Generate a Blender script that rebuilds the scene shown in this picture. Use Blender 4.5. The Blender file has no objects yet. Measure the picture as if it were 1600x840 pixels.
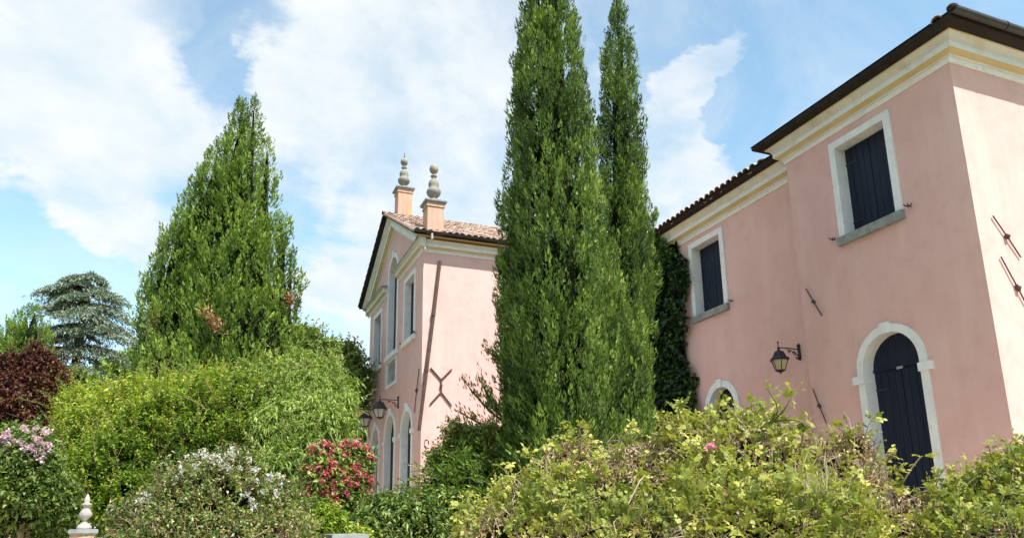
import bpy, bmesh, math, random
import numpy as np
from mathutils import Vector, Matrix
from mathutils.geometry import tessellate_polygon
random.seed(7); rng = np.random.default_rng(7)
sc = bpy.context.scene
R = math.radians
# ------------------------------------------------------------------ camera
YAW, PIT, ROL, FPX, CY = R(22.275), R(13.722), R(-0.8346), 1172.9, 533.0
_f = np.array([math.sin(YAW)*math.cos(PIT), math.cos(YAW)*math.cos(PIT), math.sin(PIT)])
_r = np.array([math.cos(YAW), -math.sin(YAW), 0.0]); _u = np.cross(_r, _f)
CR = math.cos(ROL)*_r + math.sin(ROL)*_u; CU = -math.sin(ROL)*_r + math.cos(ROL)*_u
def at(px, py, d):                      # point of the site seen at photo position px, py and d metres away
    return (_f + CR*(px-800)/FPX - CU*(py-CY)/FPX)*d
cam = bpy.data.cameras.new('camera'); co = bpy.data.objects.new('camera', cam); sc.collection.objects.link(co)
cam.sensor_fit = 'HORIZONTAL'; cam.sensor_width = 36; cam.lens = FPX/1600*36
cam.shift_y = (CY-420)/1600; cam.clip_start = 0.05; cam.clip_end = 6000
co.matrix_world = Matrix(((CR[0], CU[0], -_f[0], 0), (CR[1], CU[1], -_f[1], 0), (CR[2], CU[2], -_f[2], 0), (0, 0, 0, 1)))
sc.camera = co
# ------------------------------------------------------------------ light, sky, exposure
SUN_EL, SUN_A = R(56), R(18)            # sun_a: from south (-Y) towards +X
sdir = Vector((math.sin(SUN_A)*math.cos(SUN_EL), -math.cos(SUN_A)*math.cos(SUN_EL), math.sin(SUN_EL)))
sun = bpy.data.lights.new('sun', 'SUN'); sun.energy = 3.4; sun.angle = R(0.55); sun.color = (1.0, .95, .88)
so = bpy.data.objects.new('sun', sun); sc.collection.objects.link(so)
so.rotation_euler = sdir.to_track_quat('Z', 'Y').to_euler(); so.location = (5, -10, 30)
sc.view_settings.view_transform = 'Standard'; sc.view_settings.look = 'None'
sc.view_settings.exposure = 1.22; sc.view_settings.gamma = 1
W = bpy.data.worlds.new('World'); sc.world = W; W.use_nodes = True
def nodes_of(t):
    t.nodes.clear()
    def N(kind, **kw):
        n = t.nodes.new(kind)
        for k, v in kw.items():
            if k.startswith('i_'):
                n.inputs[k[2:].replace('_', ' ')].default_value = v
            else: setattr(n, k, v)
        return n
    return N, t.links.new
def build_sky():
    N, L = nodes_of(W.node_tree)
    out = N('ShaderNodeOutputWorld'); bg = N('ShaderNodeBackground'); bg.inputs[1].default_value = 1
    sky = N('ShaderNodeTexSky', sky_type='NISHITA'); sky.sun_disc = False
    sky.sun_elevation = SUN_EL; sky.sun_rotation = math.atan2(sdir.x, sdir.y)
    sky.air_density = 1.0; sky.dust_density = .6; sky.ozone_density = 1.6; sky.altitude = 50
    tc = N('ShaderNodeTexCoord')
    def math_(op, a, b=None, c=None, clamp=False):
        m = N('ShaderNodeMath', operation=op); m.use_clamp = clamp
        for i, v in enumerate((a, b, c)):
            if v is None: continue
            if isinstance(v, (int, float)): m.inputs[i].default_value = v
            else: L(v, m.inputs[i])
        return m.outputs[0]
    sk = N('ShaderNodeVectorMath', operation='MULTIPLY'); L(sky.outputs[0], sk.inputs[0]); sk.inputs[1].default_value = SKYMUL
    sep = N('ShaderNodeSeparateXYZ'); L(tc.outputs['Generated'], sep.inputs[0])
    zz = math_('ADD', math_('MAXIMUM', sep.outputs[2], 0.0), .28)
    cmb = N('ShaderNodeCombineXYZ'); L(math_('DIVIDE', sep.outputs[0], zz), cmb.inputs[0]); L(math_('DIVIDE', sep.outputs[1], zz), cmb.inputs[1])
    n1 = N('ShaderNodeTexNoise'); n1.inputs['Scale'].default_value = 1.7; n1.inputs['Detail'].default_value = 9; n1.inputs['Roughness'].default_value = .58; n1.inputs['Distortion'].default_value = .5
    L(cmb.outputs[0], n1.inputs['Vector'])
    n2 = N('ShaderNodeTexNoise'); n2.inputs['Scale'].default_value = 6.5; n2.inputs['Detail'].default_value = 7; n2.inputs['Roughness'].default_value = .6
    L(cmb.outputs[0], n2.inputs['Vector'])
    # warp directions a little with noise so that the cloud banks have ragged edges
    wv = N('ShaderNodeVectorMath', operation='MULTIPLY_ADD'); L(n2.outputs['Color'], wv.inputs[0]); wv.inputs[1].default_value = (.17,)*3; wv.inputs[2].default_value = (-.085,)*3
    wd = N('ShaderNodeVectorMath', operation='ADD'); L(tc.outputs['Generated'], wd.inputs[0]); L(wv.outputs[0], wd.inputs[1])
    acc = .14
    for px, py, rp, amp in CLOUDS:
        d = at(px, py, 1.0); d = d/np.linalg.norm(d)
        ds = N('ShaderNodeVectorMath', operation='DISTANCE'); L(wd.outputs[0], ds.inputs[0]); ds.inputs[1].default_value = tuple(d)
        mr = N('ShaderNodeMapRange', interpolation_type='SMOOTHSTEP'); L(ds.outputs['Value'], mr.inputs[0])
        mr.inputs[1].default_value = 0; mr.inputs[2].default_value = rp*1.35/FPX; mr.inputs[3].default_value = amp; mr.inputs[4].default_value = 0
        acc = math_('ADD', mr.outputs[0], acc)
    acc = math_('MINIMUM', math_('MAXIMUM', acc, -.34), .30)
    s = math_('ADD', math_('ADD', n1.outputs[0], acc), math_('MULTIPLY', math_('SUBTRACT', n2.outputs[0], .5), .34))
    mk0 = N('ShaderNodeMapRange', interpolation_type='SMOOTHSTEP'); L(s, mk0.inputs[0]); mk0.inputs[1].default_value = .40; mk0.inputs[2].default_value = .86; mk0.inputs[4].default_value = .97
    n3 = N('ShaderNodeTexNoise'); n3.inputs['Scale'].default_value = 3.1; n3.inputs['Detail'].default_value = 8; n3.inputs['Roughness'].default_value = .62; n3.inputs['Distortion'].default_value = .8
    L(cmb.outputs[0], n3.inputs['Vector'])
    vl = N('ShaderNodeMapRange', interpolation_type='SMOOTHSTEP'); L(n3.outputs[0], vl.inputs[0]); vl.inputs[1].default_value = .36; vl.inputs[2].default_value = .72; vl.inputs[3].default_value = .05; vl.inputs[4].default_value = .42
    mk = N('ShaderNodeMath', operation='MAXIMUM'); L(mk0.outputs[0], mk.inputs[0]); L(vl.outputs[0], mk.inputs[1])
    cc = N('ShaderNodeMapRange'); L(n2.outputs[0], cc.inputs[0]); cc.inputs[1].default_value = .35; cc.inputs[2].default_value = .65; cc.inputs[3].default_value = 0; cc.inputs[4].default_value = 1
    cm = N('ShaderNodeMix', data_type='RGBA'); L(cc.outputs[0], cm.inputs[0]); cm.inputs[6].default_value = CLOUD_A; cm.inputs[7].default_value = CLOUD_B
    mx = N('ShaderNodeMix', data_type='RGBA'); L(mk.outputs[0], mx.inputs[0]); L(sk.outputs[0], mx.inputs[6]); L(cm.outputs[2], mx.inputs[7])
    L(mx.outputs[2], bg.inputs[0]); L(bg.outputs[0], out.inputs[0])
SKYMUL = (.130, .1435, .122)
CLOUD_A = (.35, .395, .42, 1); CLOUD_B = (.43, .44, .445, 1)
CLOUDS = [(110, 60, 170, .26), (250, 190, 110, .22), (60, 210, 120, .24), (560, 120, 150, .30), (720, 130, 130, .26), (640, 300, 150, .2), (440, 110, 60, .24), (440, 190, 60, .15),
          (1150, 60, 42, .40), (1120, 110, 60, .42), (1075, 170, 70, .42), (1030, 240, 75, .40), (1090, 275, 60, .32), (160, 350, 70, .30), (90, 335, 50, .2), (540, 440, 80, .22), (230, 400, 50, .18), (940, 90, 50, .15), (550, 540, 50, .25), (730, 330, 60, .15),
          (355, 130, 50, -.40), (335, 40, 60, -.22), (400, 20, 60, -.15), (240, 20, 50, -.12), (1300, 130, 170, -.6), (1420, 40, 230, -.6), (1185, 200, 60, -.5), (1190, 0, 70, -.4), (990, 130, 42, -.25), (1020, 60, 52, -.34), (1060, 10, 60, -.22), (20, 480, 140, -.42), (20, 310, 48, -.22), (110, 450, 90, -.35), (230, 520, 80, -.3), (330, 320, 70, -.15), (480, 350, 60, -.14), (500, 520, 50, -.2), (620, 200, 36, -.14), (680, 250, 40, -.12), (960, 20, 60, -.15), (60, 400, 70, -.25), (440, 40, 40, -.1)]
build_sky()
# ------------------------------------------------------------------ helpers
C = sc.collection
def new_mat(name, col, rough=.7, spec=.3, metal=0.0):
    m = bpy.data.materials.new(name); m.use_nodes = True
    N, L = nodes_of(m.node_tree)
    o = N('ShaderNodeOutputMaterial'); p = N('ShaderNodeBsdfPrincipled')
    p.inputs['Base Color'].default_value = (*col, 1); p.inputs['Roughness'].default_value = rough
    p.inputs['Specular IOR Level'].default_value = spec; p.inputs['Metallic'].default_value = metal
    L(p.outputs[0], o.inputs[0]); return m, N, L, p, o
def mat_noise(name, c1, c2, scale=3, detail=6, rough=.75, spec=.25, bump=.0, bscale=60, c3=None, s3=1.0, stretch=(1, 1, 1), metal=0, lo=.35, hi=.65, amt3=.5, bdist=.01):
    m, N, L, p, o = new_mat(name, c1, rough, spec, metal)
    tc = N('ShaderNodeTexCoord'); mp = N('ShaderNodeMapping'); mp.inputs['Scale'].default_value = stretch
    L(tc.outputs['Object'], mp.inputs[0])
    n = N('ShaderNodeTexNoise'); n.inputs['Scale'].default_value = scale; n.inputs['Detail'].default_value = detail; n.inputs['Roughness'].default_value = .6
    L(mp.outputs[0], n.inputs['Vector'])
    r = N('ShaderNodeMapRange'); L(n.outputs[0], r.inputs[0]); r.inputs[1].default_value = lo; r.inputs[2].default_value = hi
    x = N('ShaderNodeMix', data_type='RGBA'); L(r.outputs[0], x.inputs[0]); x.inputs[6].default_value = (*c1, 1); x.inputs[7].default_value = (*c2, 1)
    col = x.outputs[2]
    if c3:
        n3 = N('ShaderNodeTexNoise'); n3.inputs['Scale'].default_value = s3; n3.inputs['Detail'].default_value = 5; n3.inputs['Roughness'].default_value = .65
        mp3 = N('ShaderNodeMapping'); mp3.inputs['Location'].default_value = (3, 7, 1); mp3.inputs['Scale'].default_value = stretch; L(tc.outputs['Object'], mp3.inputs[0]); L(mp3.outputs[0], n3.inputs['Vector'])
        r3 = N('ShaderNodeMapRange'); L(n3.outputs[0], r3.inputs[0]); r3.inputs[1].default_value = .52; r3.inputs[2].default_value = .72; r3.inputs[4].default_value = amt3
        x3 = N('ShaderNodeMix', data_type='RGBA'); L(r3.outputs[0], x3.inputs[0]); L(col, x3.inputs[6]); x3.inputs[7].default_value = (*c3, 1); col = x3.outputs[2]
    L(col, p.inputs['Base Color'])
    if bump:
        nb = N('ShaderNodeTexNoise'); nb.inputs['Scale'].default_value = bscale; nb.inputs['Detail'].default_value = 4; L(tc.outputs['Object'], nb.inputs['Vector'])
        b = N('ShaderNodeBump'); b.inputs['Strength'].default_value = bump; b.inputs['Distance'].default_value = bdist; L(nb.outputs[0], b.inputs['Height']); L(b.outputs[0], p.inputs['Normal'])
    return m
def leaf_mat(name, cols, trans=.3, rough=.5, spec=.25):
    m, N, L, p, o = new_mat(name, cols[0], rough, spec)
    a = N('ShaderNodeAttribute', attribute_name='tint'); cr = N('ShaderNodeValToRGB'); e = cr.color_ramp.elements
    while len(e) < len(cols): e.new(.5)
    for i, c in enumerate(cols): e[i].position = i/(len(cols)-1); e[i].color = (*c, 1)
    L(a.outputs['Fac'], cr.inputs[0]); L(cr.outputs[0], p.inputs['Base Color'])
    t = N('ShaderNodeBsdfTranslucent'); hs = N('ShaderNodeMix', data_type='RGBA', blend_type='MULTIPLY'); hs.inputs[0].default_value = 1
    L(cr.outputs[0], hs.inputs[6]); hs.inputs[7].default_value = (1.25, 1.3, .62, 1); L(hs.outputs[2], t.inputs[0])
    mx = N('ShaderNodeMixShader'); mx.inputs[0].default_value = trans; L(p.outputs[0], mx.inputs[1]); L(t.outputs[0], mx.inputs[2]); L(mx.outputs[0], o.inputs[0])
    return m
class Thing:
    def __init__(s, name, label, cat, loc, group=None):
        o = bpy.data.objects.new(name, None); C.objects.link(o); o.location = Vector([float(v) for v in loc]); o.empty_display_size = .2
        o['label'] = label; o['category'] = cat
        if group: o['group'] = group
        s.o = o; s.loc = np.array([float(v) for v in loc])
def link(name, me, parent=None, kind=None, label=None):
    o = bpy.data.objects.new(name, me); C.objects.link(o)
    if parent is not None: o.parent = parent
    if kind: o['kind'] = kind
    if label: o['label'] = label
    return o
class MB:
    """collects faces in world coordinates; build() links them as one mesh"""
    def __init__(s): s.v = []; s.f = []; s.m = []
    def face(s, pts, mi=0):
        k = len(s.v); s.v += [tuple(map(float, p)) for p in pts]; s.f.append(tuple(range(k, k+len(pts)))); s.m.append(mi)
    def box(s, lo, hi, mi=0):
        x0, y0, z0 = lo; x1, y1, z1 = hi; k = len(s.v)
        s.v += [(x, y, z) for z in (z0, z1) for y in (y0, y1) for x in (x0, x1)]
        for f in ((0, 2, 3, 1), (4, 5, 7, 6), (0, 1, 5, 4), (2, 6, 7, 3), (0, 4, 6, 2), (1, 3, 7, 5)): s.f.append(tuple(k+i for i in f)); s.m.append(mi)
    def obox(s, F, lo, hi, mi=0):
        """box in a facade frame F(u, z, n)"""
        k = len(s.v)
        s.v += [tuple(F(u, z, n)) for n in (lo[2], hi[2]) for z in (lo[1], hi[1]) for u in (lo[0], hi[0])]
        for f in ((0, 2, 3, 1), (4, 5, 7, 6), (0, 1, 5, 4), (2, 6, 7, 3), (0, 4, 6, 2), (1, 3, 7, 5)): s.f.append(tuple(k+i for i in f)); s.m.append(mi)
    def tube(s, pts, rad, seg=8, mi=0, cap=True):
        pts = [Vector(p) for p in pts]; n = len(pts); rads = rad if isinstance(rad, (list, tuple)) else [rad]*n; k0 = len(s.v)
        prev = None
        for i, p in enumerate(pts):
            t = (pts[min(i+1, n-1)]-pts[max(i-1, 0)]).normalized()
            if prev is None: a = t.orthogonal().normalized()
            else: a = (prev - t*prev.dot(t)).normalized() if (prev - t*prev.dot(t)).length > 1e-5 else t.orthogonal().normalized()
            prev = a; b = t.cross(a)
            for j in range(seg):
                q = 2*math.pi*j/seg; s.v.append(tuple(p+(a*math.cos(q)+b*math.sin(q))*rads[i]))
        for i in range(n-1):
            for j in range(seg):
                s.f.append((k0+i*seg+j, k0+i*seg+(j+1) % seg, k0+(i+1)*seg+(j+1) % seg, k0+(i+1)*seg+j)); s.m.append(mi)
        if cap:
            s.f.append(tuple(k0+j for j in reversed(range(seg)))); s.m.append(mi)
            s.f.append(tuple(k0+(n-1)*seg+j for j in range(seg))); s.m.append(mi)
    def lathe(s, c, prof, seg=24, mi=0, rot=0, sq=False):
        k0 = len(s.v); n = len(prof)
        for r, z in prof:
            for j in range(seg):
                q = 2*math.pi*j/seg+rot; s.v.append((c[0]+r*math.cos(q), c[1]+r*math.sin(q), c[2]+z))
        for i in range(n-1):
            for j in range(seg):
                s.f.append((k0+i*seg+j, k0+i*seg+(j+1) % seg, k0+(i+1)*seg+(j+1) % seg, k0+(i+1)*seg+j)); s.m.append(mi)
        s.f.append(tuple(k0+j for j in reversed(range(seg)))); s.m.append(mi)
        s.f.append(tuple(k0+(n-1)*seg+j for j in range(seg))); s.m.append(mi)
    def build(s, name, mats, parent=None, smooth=False, kind=None, label=None, merge=False):
        o0 = parent.loc if parent is not None else (0, 0, 0)
        me = bpy.data.meshes.new(name); v = np.array(s.v)-np.array(o0)
        me.from_pydata(v.tolist(), [], s.f)
        for m in (mats if isinstance(mats, list) else [mats]): me.materials.append(m)
        me.polygons.foreach_set('material_index', s.m)
        if smooth: me.shade_smooth()
        if merge or smooth:
            bm = bmesh.new(); bm.from_mesh(me); bmesh.ops.remove_doubles(bm, verts=bm.verts, dist=1e-4); bmesh.ops.recalc_face_normals(bm, faces=bm.faces); bm.to_mesh(me); bm.free()
        me.update()
        o = link(name, me, parent.o if parent is not None else None, kind, label)
        ORIG[o.name] = tuple(float(x) for x in o0)
        return o
ORIG = {}
class Sub:                               # lets a part act as a parent with the same origin as its thing
    def __init__(s, o): s.o = o; s.loc = np.array(ORIG[o.name])
# ------------------------------------------------------------------ materials
M = {}
def stucco():
    m, N, L, p, o = new_mat('pink_stucco', (.6, .35, .3), .85, .15)
    tc = N('ShaderNodeTexCoord')
    def noise(sc_, det, loc=(0, 0, 0), st=(1, 1, 1), ro=.6):
        mp = N('ShaderNodeMapping'); mp.inputs['Location'].default_value = loc; mp.inputs['Scale'].default_value = st; L(tc.outputs['Object'], mp.inputs[0])
        n = N('ShaderNodeTexNoise'); n.inputs['Scale'].default_value = sc_; n.inputs['Detail'].default_value = det; n.inputs['Roughness'].default_value = ro; L(mp.outputs[0], n.inputs['Vector']); return n.outputs[0]
    def rng_(v, a, b, c, d):
        r = N('ShaderNodeMapRange'); L(v, r.inputs[0]); r.inputs[1].default_value = a; r.inputs[2].default_value = b; r.inputs[3].default_value = c; r.inputs[4].default_value = d; return r.outputs[0]
    def mix(f, a, b):
        x = N('ShaderNodeMix', data_type='RGBA'); L(f, x.inputs[0])
        for i, c in ((6, a), (7, b)):
            if isinstance(c, tuple): x.inputs[i].default_value = (*c, 1)
            else: L(c, x.inputs[i])
        return x.outputs[2]
    c = mix(rng_(noise(.7, 6), .35, .65, 0, 1), (.66, .41, .38), (.70, .455, .42))
    c = mix(rng_(noise(3.2, 8, (4, 2, 9)), .5, .75, 0, .5), c, (.57, .33, .30))
    c = mix(rng_(noise(1.3, 7, (1, 8, 3), (1.6, 1.6, .30)), .5, .74, 0, .65), c, (.74, .53, .47))
    c = mix(rng_(noise(2.6, 7, (5, 1, 7), (2.2, 2.2, .16), .7), .56, .76, 0, .42), c, (.55, .34, .295))
    c = mix(rng_(noise(.9, 9, (9, 5, 2), (1, 1, .7), .72), .60, .66, 0, .28), c, (.68, .38, .30))
    c = mix(rng_(noise(40, 3, (1, 1, 3)), .55, .8, 0, .25), c, (.52, .30, .27))
    L(c, p.inputs['Base Color'])
    nb = noise(55, 5); nb2 = noise(4, 4)
    ad = N('ShaderNodeMath', operation='MULTIPLY_ADD'); L(nb2, ad.inputs[0]); ad.inputs[1].default_value = 3.0; L(nb, ad.inputs[2])
    b = N('ShaderNodeBump'); b.inputs['Strength'].default_value = .35; b.inputs['Distance'].default_value = .006; L(ad.outputs[0], b.inputs['Height']); L(b.outputs[0], p.inputs['Normal'])
    return m
M['pink'] = stucco()
M['white'] = mat_noise('white_limestone_trim', (.78, .78, .775), (.70, .705, .71), 2.5, bump=.2, bscale=40, c3=(.42, .43, .41), s3=5, amt3=.4)
M['cornice'] = mat_noise('cream_cornice_stone', (.68, .655, .60), (.58, .565, .53), 1.8, bump=.25, bscale=30, c3=(.50, .43, .27), s3=2.5, amt3=.7)
M['ochre'] = mat_noise('ochre_bounce_band', (.56, .43, .20), (.60, .50, .30), 2.0, bump=.2, bscale=30, c3=(.40, .33, .2), s3=4)  # ochre paint with warm light bounced from below put into the colour
M['soffit'] = mat_noise('ochre_bounce_soffit', (.50, .38, .17), (.42, .31, .14), 2.0)  # underside ochre also carries the warm ground bounce in its colour
M['weathered'] = mat_noise('weathered_grey_stone', (.30, .31, .30), (.20, .21, .205), 6, bump=.5, bscale=35, c3=(.12, .13, .12), s3=9)
M['shutter'] = mat_noise('navy_painted_wood', (.009, .013, .030), (.015, .021, .042), 9, rough=.55, spec=.2, bump=.3, bscale=40, stretch=(1, 1, .12))
M['iron'] = mat_noise('black_wrought_iron', (.018, .016, .022), (.03, .025, .03), 20, rough=.5, spec=.4)
M['rustiron'] = mat_noise('rusty_iron', (.10, .075, .07), (.06, .045, .045), 14, rough=.7)
M['copper'] = mat_noise('brown_copper_pipe', (.115, .07, .055), (.07, .045, .04), 5, rough=.5, spec=.4, metal=.2)
M['gutter'] = mat_noise('dark_gutter_metal', (.022, .022, .020), (.04, .038, .034), 5, rough=.38, spec=.5, metal=.3)
M['eave'] = mat_noise('dark_eave_timber', (.015, .011, .010), (.028, .020, .018), 5, rough=.8)
M['galv'] = mat_noise('galvanised_metal', (.5, .5, .5), (.4, .4, .4), 9, rough=.4, metal=.6)
M['glass'] = mat_noise('blue_grey_glass', (.09, .16, .19), (.06, .11, .14), 3, rough=.12, spec=.6)
M['lamp_glass'] = mat_noise('amber_lantern_glass', (.42, .33, .20), (.52, .44, .30), 5, rough=.35, spec=.5)
M['lamp_glass_pale'] = mat_noise('milky_lantern_glass', (.40, .40, .36), (.52, .50, .44), 5, rough=.35, spec=.5)
M['urn'] = mat_noise('lichened_stone', (.31, .295, .265), (.17, .165, .15), 5, bump=.5, bscale=25, c3=(.36, .28, .12), s3=3, amt3=.8)
M['brick'] = mat_noise('salmon_render_pedestal', (.45, .26, .185), (.54, .37, .28), 2.6, bump=.3, bscale=30, c3=(.50, .36, .10), s3=2.0, stretch=(2.5, 2.5, .5), amt3=.75)
M['whitestone'] = mat_noise('pale_stone_finial', (.46, .44, .41), (.28, .27, .25), 9, bump=.4, bscale=50)
M['bark'] = mat_noise('dark_bark', (.09, .06, .045), (.05, .034, .027), 7, rough=.9, bump=.8, bscale=12, stretch=(1, 1, .25))
M['twig'] = mat_noise('dry_brown_twig', (.20, .13, .08), (.32, .23, .15), 9, rough=.85)
M['core'] = mat_noise('dark_shade_core', (.012, .012, .007), (.006, .006, .004), 6, rough=1, spec=0)  # near-black filler core; its colour stands for shade deep in the foliage
def tile_mat(name, cols):
    m, N, L, p, o = new_mat(name, cols[0], .85, .15)
    oi = N('ShaderNodeObjectInfo'); tc = N('ShaderNodeTexCoord')
    n = N('ShaderNodeTexNoise'); n.inputs['Scale'].default_value = 3.1; n.inputs['Detail'].default_value = 6
    va = N('ShaderNodeVectorMath', operation='ADD'); L(tc.outputs['Object'], va.inputs[0]); L(oi.outputs['Location'], va.inputs[1]); L(va.outputs[0], n.inputs['Vector'])
    ad = N('ShaderNodeMath', operation='MULTIPLY_ADD'); L(oi.outputs['Random'], ad.inputs[0]); ad.inputs[1].default_value = .75
    sb = N('ShaderNodeMath', operation='SUBTRACT'); L(n.outputs[0], sb.inputs[0]); sb.inputs[1].default_value = .35; L(sb.outputs[0], ad.inputs[2])
    cr = N('ShaderNodeValToRGB'); e = cr.color_ramp.elements
    while len(e) < len(cols): e.new(.5)
    for i, c in enumerate(cols): e[i].position = i/(len(cols)-1); e[i].color = (*c, 1)
    L(ad.outputs[0], cr.inputs[0]); L(cr.outputs[0], p.inputs['Base Color']); return m
M['tile'] = tile_mat('weathered_terracotta_tile', [(.16, .10, .08), (.34, .23, .19), (.46, .33, .27), (.52, .42, .35), (.48, .22, .13)])
def ground_mat():
    return mat_noise('grass_and_soil', (.07, .10, .03), (.13, .12, .06), .8, rough=.95, spec=.05, bump=.6, bscale=20, c3=(.10, .14, .03), s3=.15)
M['ground'] = ground_mat()
# ------------------------------------------------------------------ ground
def gz(x, y):
    d = math.hypot(x, y); t = min(max((d-5)/6, 0), 1); t = t*t*(3-2*t); return -1.45+t*1.15
def build_ground():
    rs = [0, 1, 2, 3, 4, 5, 6, 7, 8, 9, 10, 12, 15, 20, 30, 50, 90, 200, 600, 2500]; seg = 48; mb = MB()
    for i in range(len(rs)-1):
        for j in range(seg):
            a, b = 2*math.pi*j/seg, 2*math.pi*(j+1)/seg
            P = [(r*math.cos(q), r*math.sin(q)) for r, q in ((rs[i], a), (rs[i+1], a), (rs[i+1], b), (rs[i], b))]
            if i == 0: P = P[1:]
            mb.face([(x, y, gz(x, y)) for x, y in P])
    o = mb.build('ground', M['ground'], smooth=True); o['kind'] = 'structure'
build_ground()
def build_bounce_gravel():  # unseen pale gravel, added to bounce warm sunlight onto the shaded walls
    mb = MB(); n = 26; X = [-6+i*1.5 for i in range(28)]; Yv = [1.0+i*1.5 for i in range(25)]
    for i in range(len(X)-1):
        for j in range(len(Yv)-1):
            mb.face([(x, y, gz(x, y)+.012) for x, y in ((X[i], Yv[j]), (X[i+1], Yv[j]), (X[i+1], Yv[j+1]), (X[i], Yv[j+1]))])
    o = mb.build('unseen_bounce_gravel', mat_noise('pale_bounce_gravel', (.52, .44, .33), (.42, .35, .26), 30, rough=.95, spec=.1, bump=.6, bscale=60, c3=(.34, .30, .2), s3=.5), smooth=True); o['kind'] = 'structure'
build_bounce_gravel()
# ------------------------------------------------------------------ facades
def westF(X): return lambda u, z, n: (X-n, u, z)
def southF(Y): return lambda u, z, n: (u, Y-n, z)
def arch_loop(c, half, z0, spring, seg=16, key=None):
    """closed loop from bottom left up round the arch and down"""
    pts = [(c-half, z0), (c-half, spring)] + [(c-half*math.cos(math.pi*i/seg), spring+half*math.sin(math.pi*i/seg)) for i in range(1, seg)] + [(c+half, spring), (c+half, z0)]
    return pts
def rect_loop(u0, u1, z0, z1): return [(u0, z0), (u0, z1), (u1, z1), (u1, z0)]
def wall(name, F, outer, holes, thing, mat, batter=None, n=0.0):
    mb = MB(); loops = [[Vector((u, z, 0)) for u, z in outer]]+[[Vector((u, z, 0)) for u, z in h] for h in holes]
    flat = [p for l in loops for p in l]
    for t in tessellate_polygon(loops): mb.face([F(flat[i].x, flat[i].y, n) for i in t])
    o = mb.build(name, mat, thing, merge=True); return o
def ring(mb, F, outer, inner, n0, nb, mi=0, ni=None, closed=False):
    """surround between two loops: front at n0, outside edge back to nb, inside edge (reveal) back to ni"""
    k = len(outer); R_ = range(k) if closed else range(k-1)
    for i in R_:
        j = (i+1) % k
        a, b, c, d = outer[i], outer[j], inner[j], inner[i]
        mb.face([F(*a, n0), F(*b, n0), F(*c, n0), F(*d, n0)], mi)
        mb.face([F(*a, nb), F(*b, nb), F(*b, n0), F(*a, n0)], mi)
        mb.face([F(*d, n0), F(*c, n0), F(*c, ni), F(*d, ni)], mi)
    if not closed:
        for a, d in ((outer[0], inner[0]), (outer[-1], inner[-1])): mb.face([F(*a, n0), F(*d, n0), F(*d, nb), F(*a, nb)], mi)
def shutter_leaf(F, u0, u1, z0, z1, n, thing, top=None, hinge_side=0):
    """one board leaf; top(u) gives arch height; boards are parts of the leaf"""
    pr = MB(); k = 4; w = (u1-u0)/k
    def h(u): return z1 if top is None else top(u)
    par = None
    fr = MB()
    for i in range(k):
        a, b = u0+w*i+.004, u0+w*(i+1)-.004
        m_ = MB() if i else fr
        P = [(a, z0), (a, h(a)), (b, h(b)), (b, z0)]
        m_.face([F(*p, n) for p in P]); m_.face([F(*p, n-.04) for p in P][::-1])
        for q in range(4):
            A, B = P[q], P[(q+1) % 4]; m_.face([F(*A, n-.04), F(*B, n-.04), F(*B, n), F(*A, n)])
        if i == 0: par = m_.build('shutter', M['shutter'], thing); sub = Sub(par)
        else: m_.build('board', M['shutter'], sub)
    b_ = MB(); b_.obox(F, (u0, z0+.02, n-.06), (u1, h((u0+u1)/2)-.25 if top else z1-.02, n-.045)); b_.build('backing_board', M['shutter'], sub)
    for zz in ((z0+.28), (min(z1, h(u0), h(u1))-.35)):
        hm = MB(); s0, s1 = (u0-.01, u0+.26) if hinge_side == 0 else (u1-.26, u1+.01)
        hm.obox(F, (s0, zz, n+.001), (s1, zz+.035, n+.012)); hm.build('hinge_strap', M['iron'], sub)
    return par
def dog(F, u, z, thing, d=1):
    m = MB(); m.tube([F(u, z, -.01), F(u, z, .09)], .009, 6); m.tube([F(u-.09, z+.012, .09), F(u-.05, z-.012, .09), F(u, z, .09), F(u+.05, z+.02, .09), F(u+.08, z+.06, .09)], .012, 6)
    m.tube([F(u, z-.03, .085), F(u, z+.05, .085)], .012, 6)
    m.build('shutter_hook', M['iron'], thing)
def rect_window(thing, F, u0, u1, z0, z1, fw=.15, depth=.24, sill=True, sillmat='weathered', proud=.035, leaves=2, name='window', dogs=True, sillh=.17):
    """outer frame u0..u1, z0..z1 (z0 = sill top). Returns hole loop"""
    mb = MB(); o = [(u0, z0), (u0, z1), (u1, z1), (u1, z0)]; i = [(u0+fw, z0), (u0+fw, z1-fw), (u1-fw, z1-fw), (u1-fw, z0)]
    ring(mb, F, o, i, proud, -.02, 0, -depth-.02)
    fo = mb.build(name, M['white'], thing); sub = Sub(fo)
    s = MB(); s.obox(F, (u0-.02, z0-sillh, -depth-.02), (u1+.02, z0, .09)); s.build('sill', M[sillmat], sub)
    a, b = u0+fw+.003, u1-fw-.003; m = (a+b)/2
    shutter_leaf(F, a, m-.004, z0+.01, z1-fw-.008, -depth, thing, None, 0)
    shutter_leaf(F, m+.004, b, z0+.01, z1-fw-.008, -depth, thing, None, 1)
    if dogs:
        dog(F, u0-.16, z0+.0, thing); dog(F, u1+.13, z0+.02, thing)
    return rect_loop(u0+fw-.01, u1-fw+.01, z0-.005, z1-fw+.01)
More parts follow.
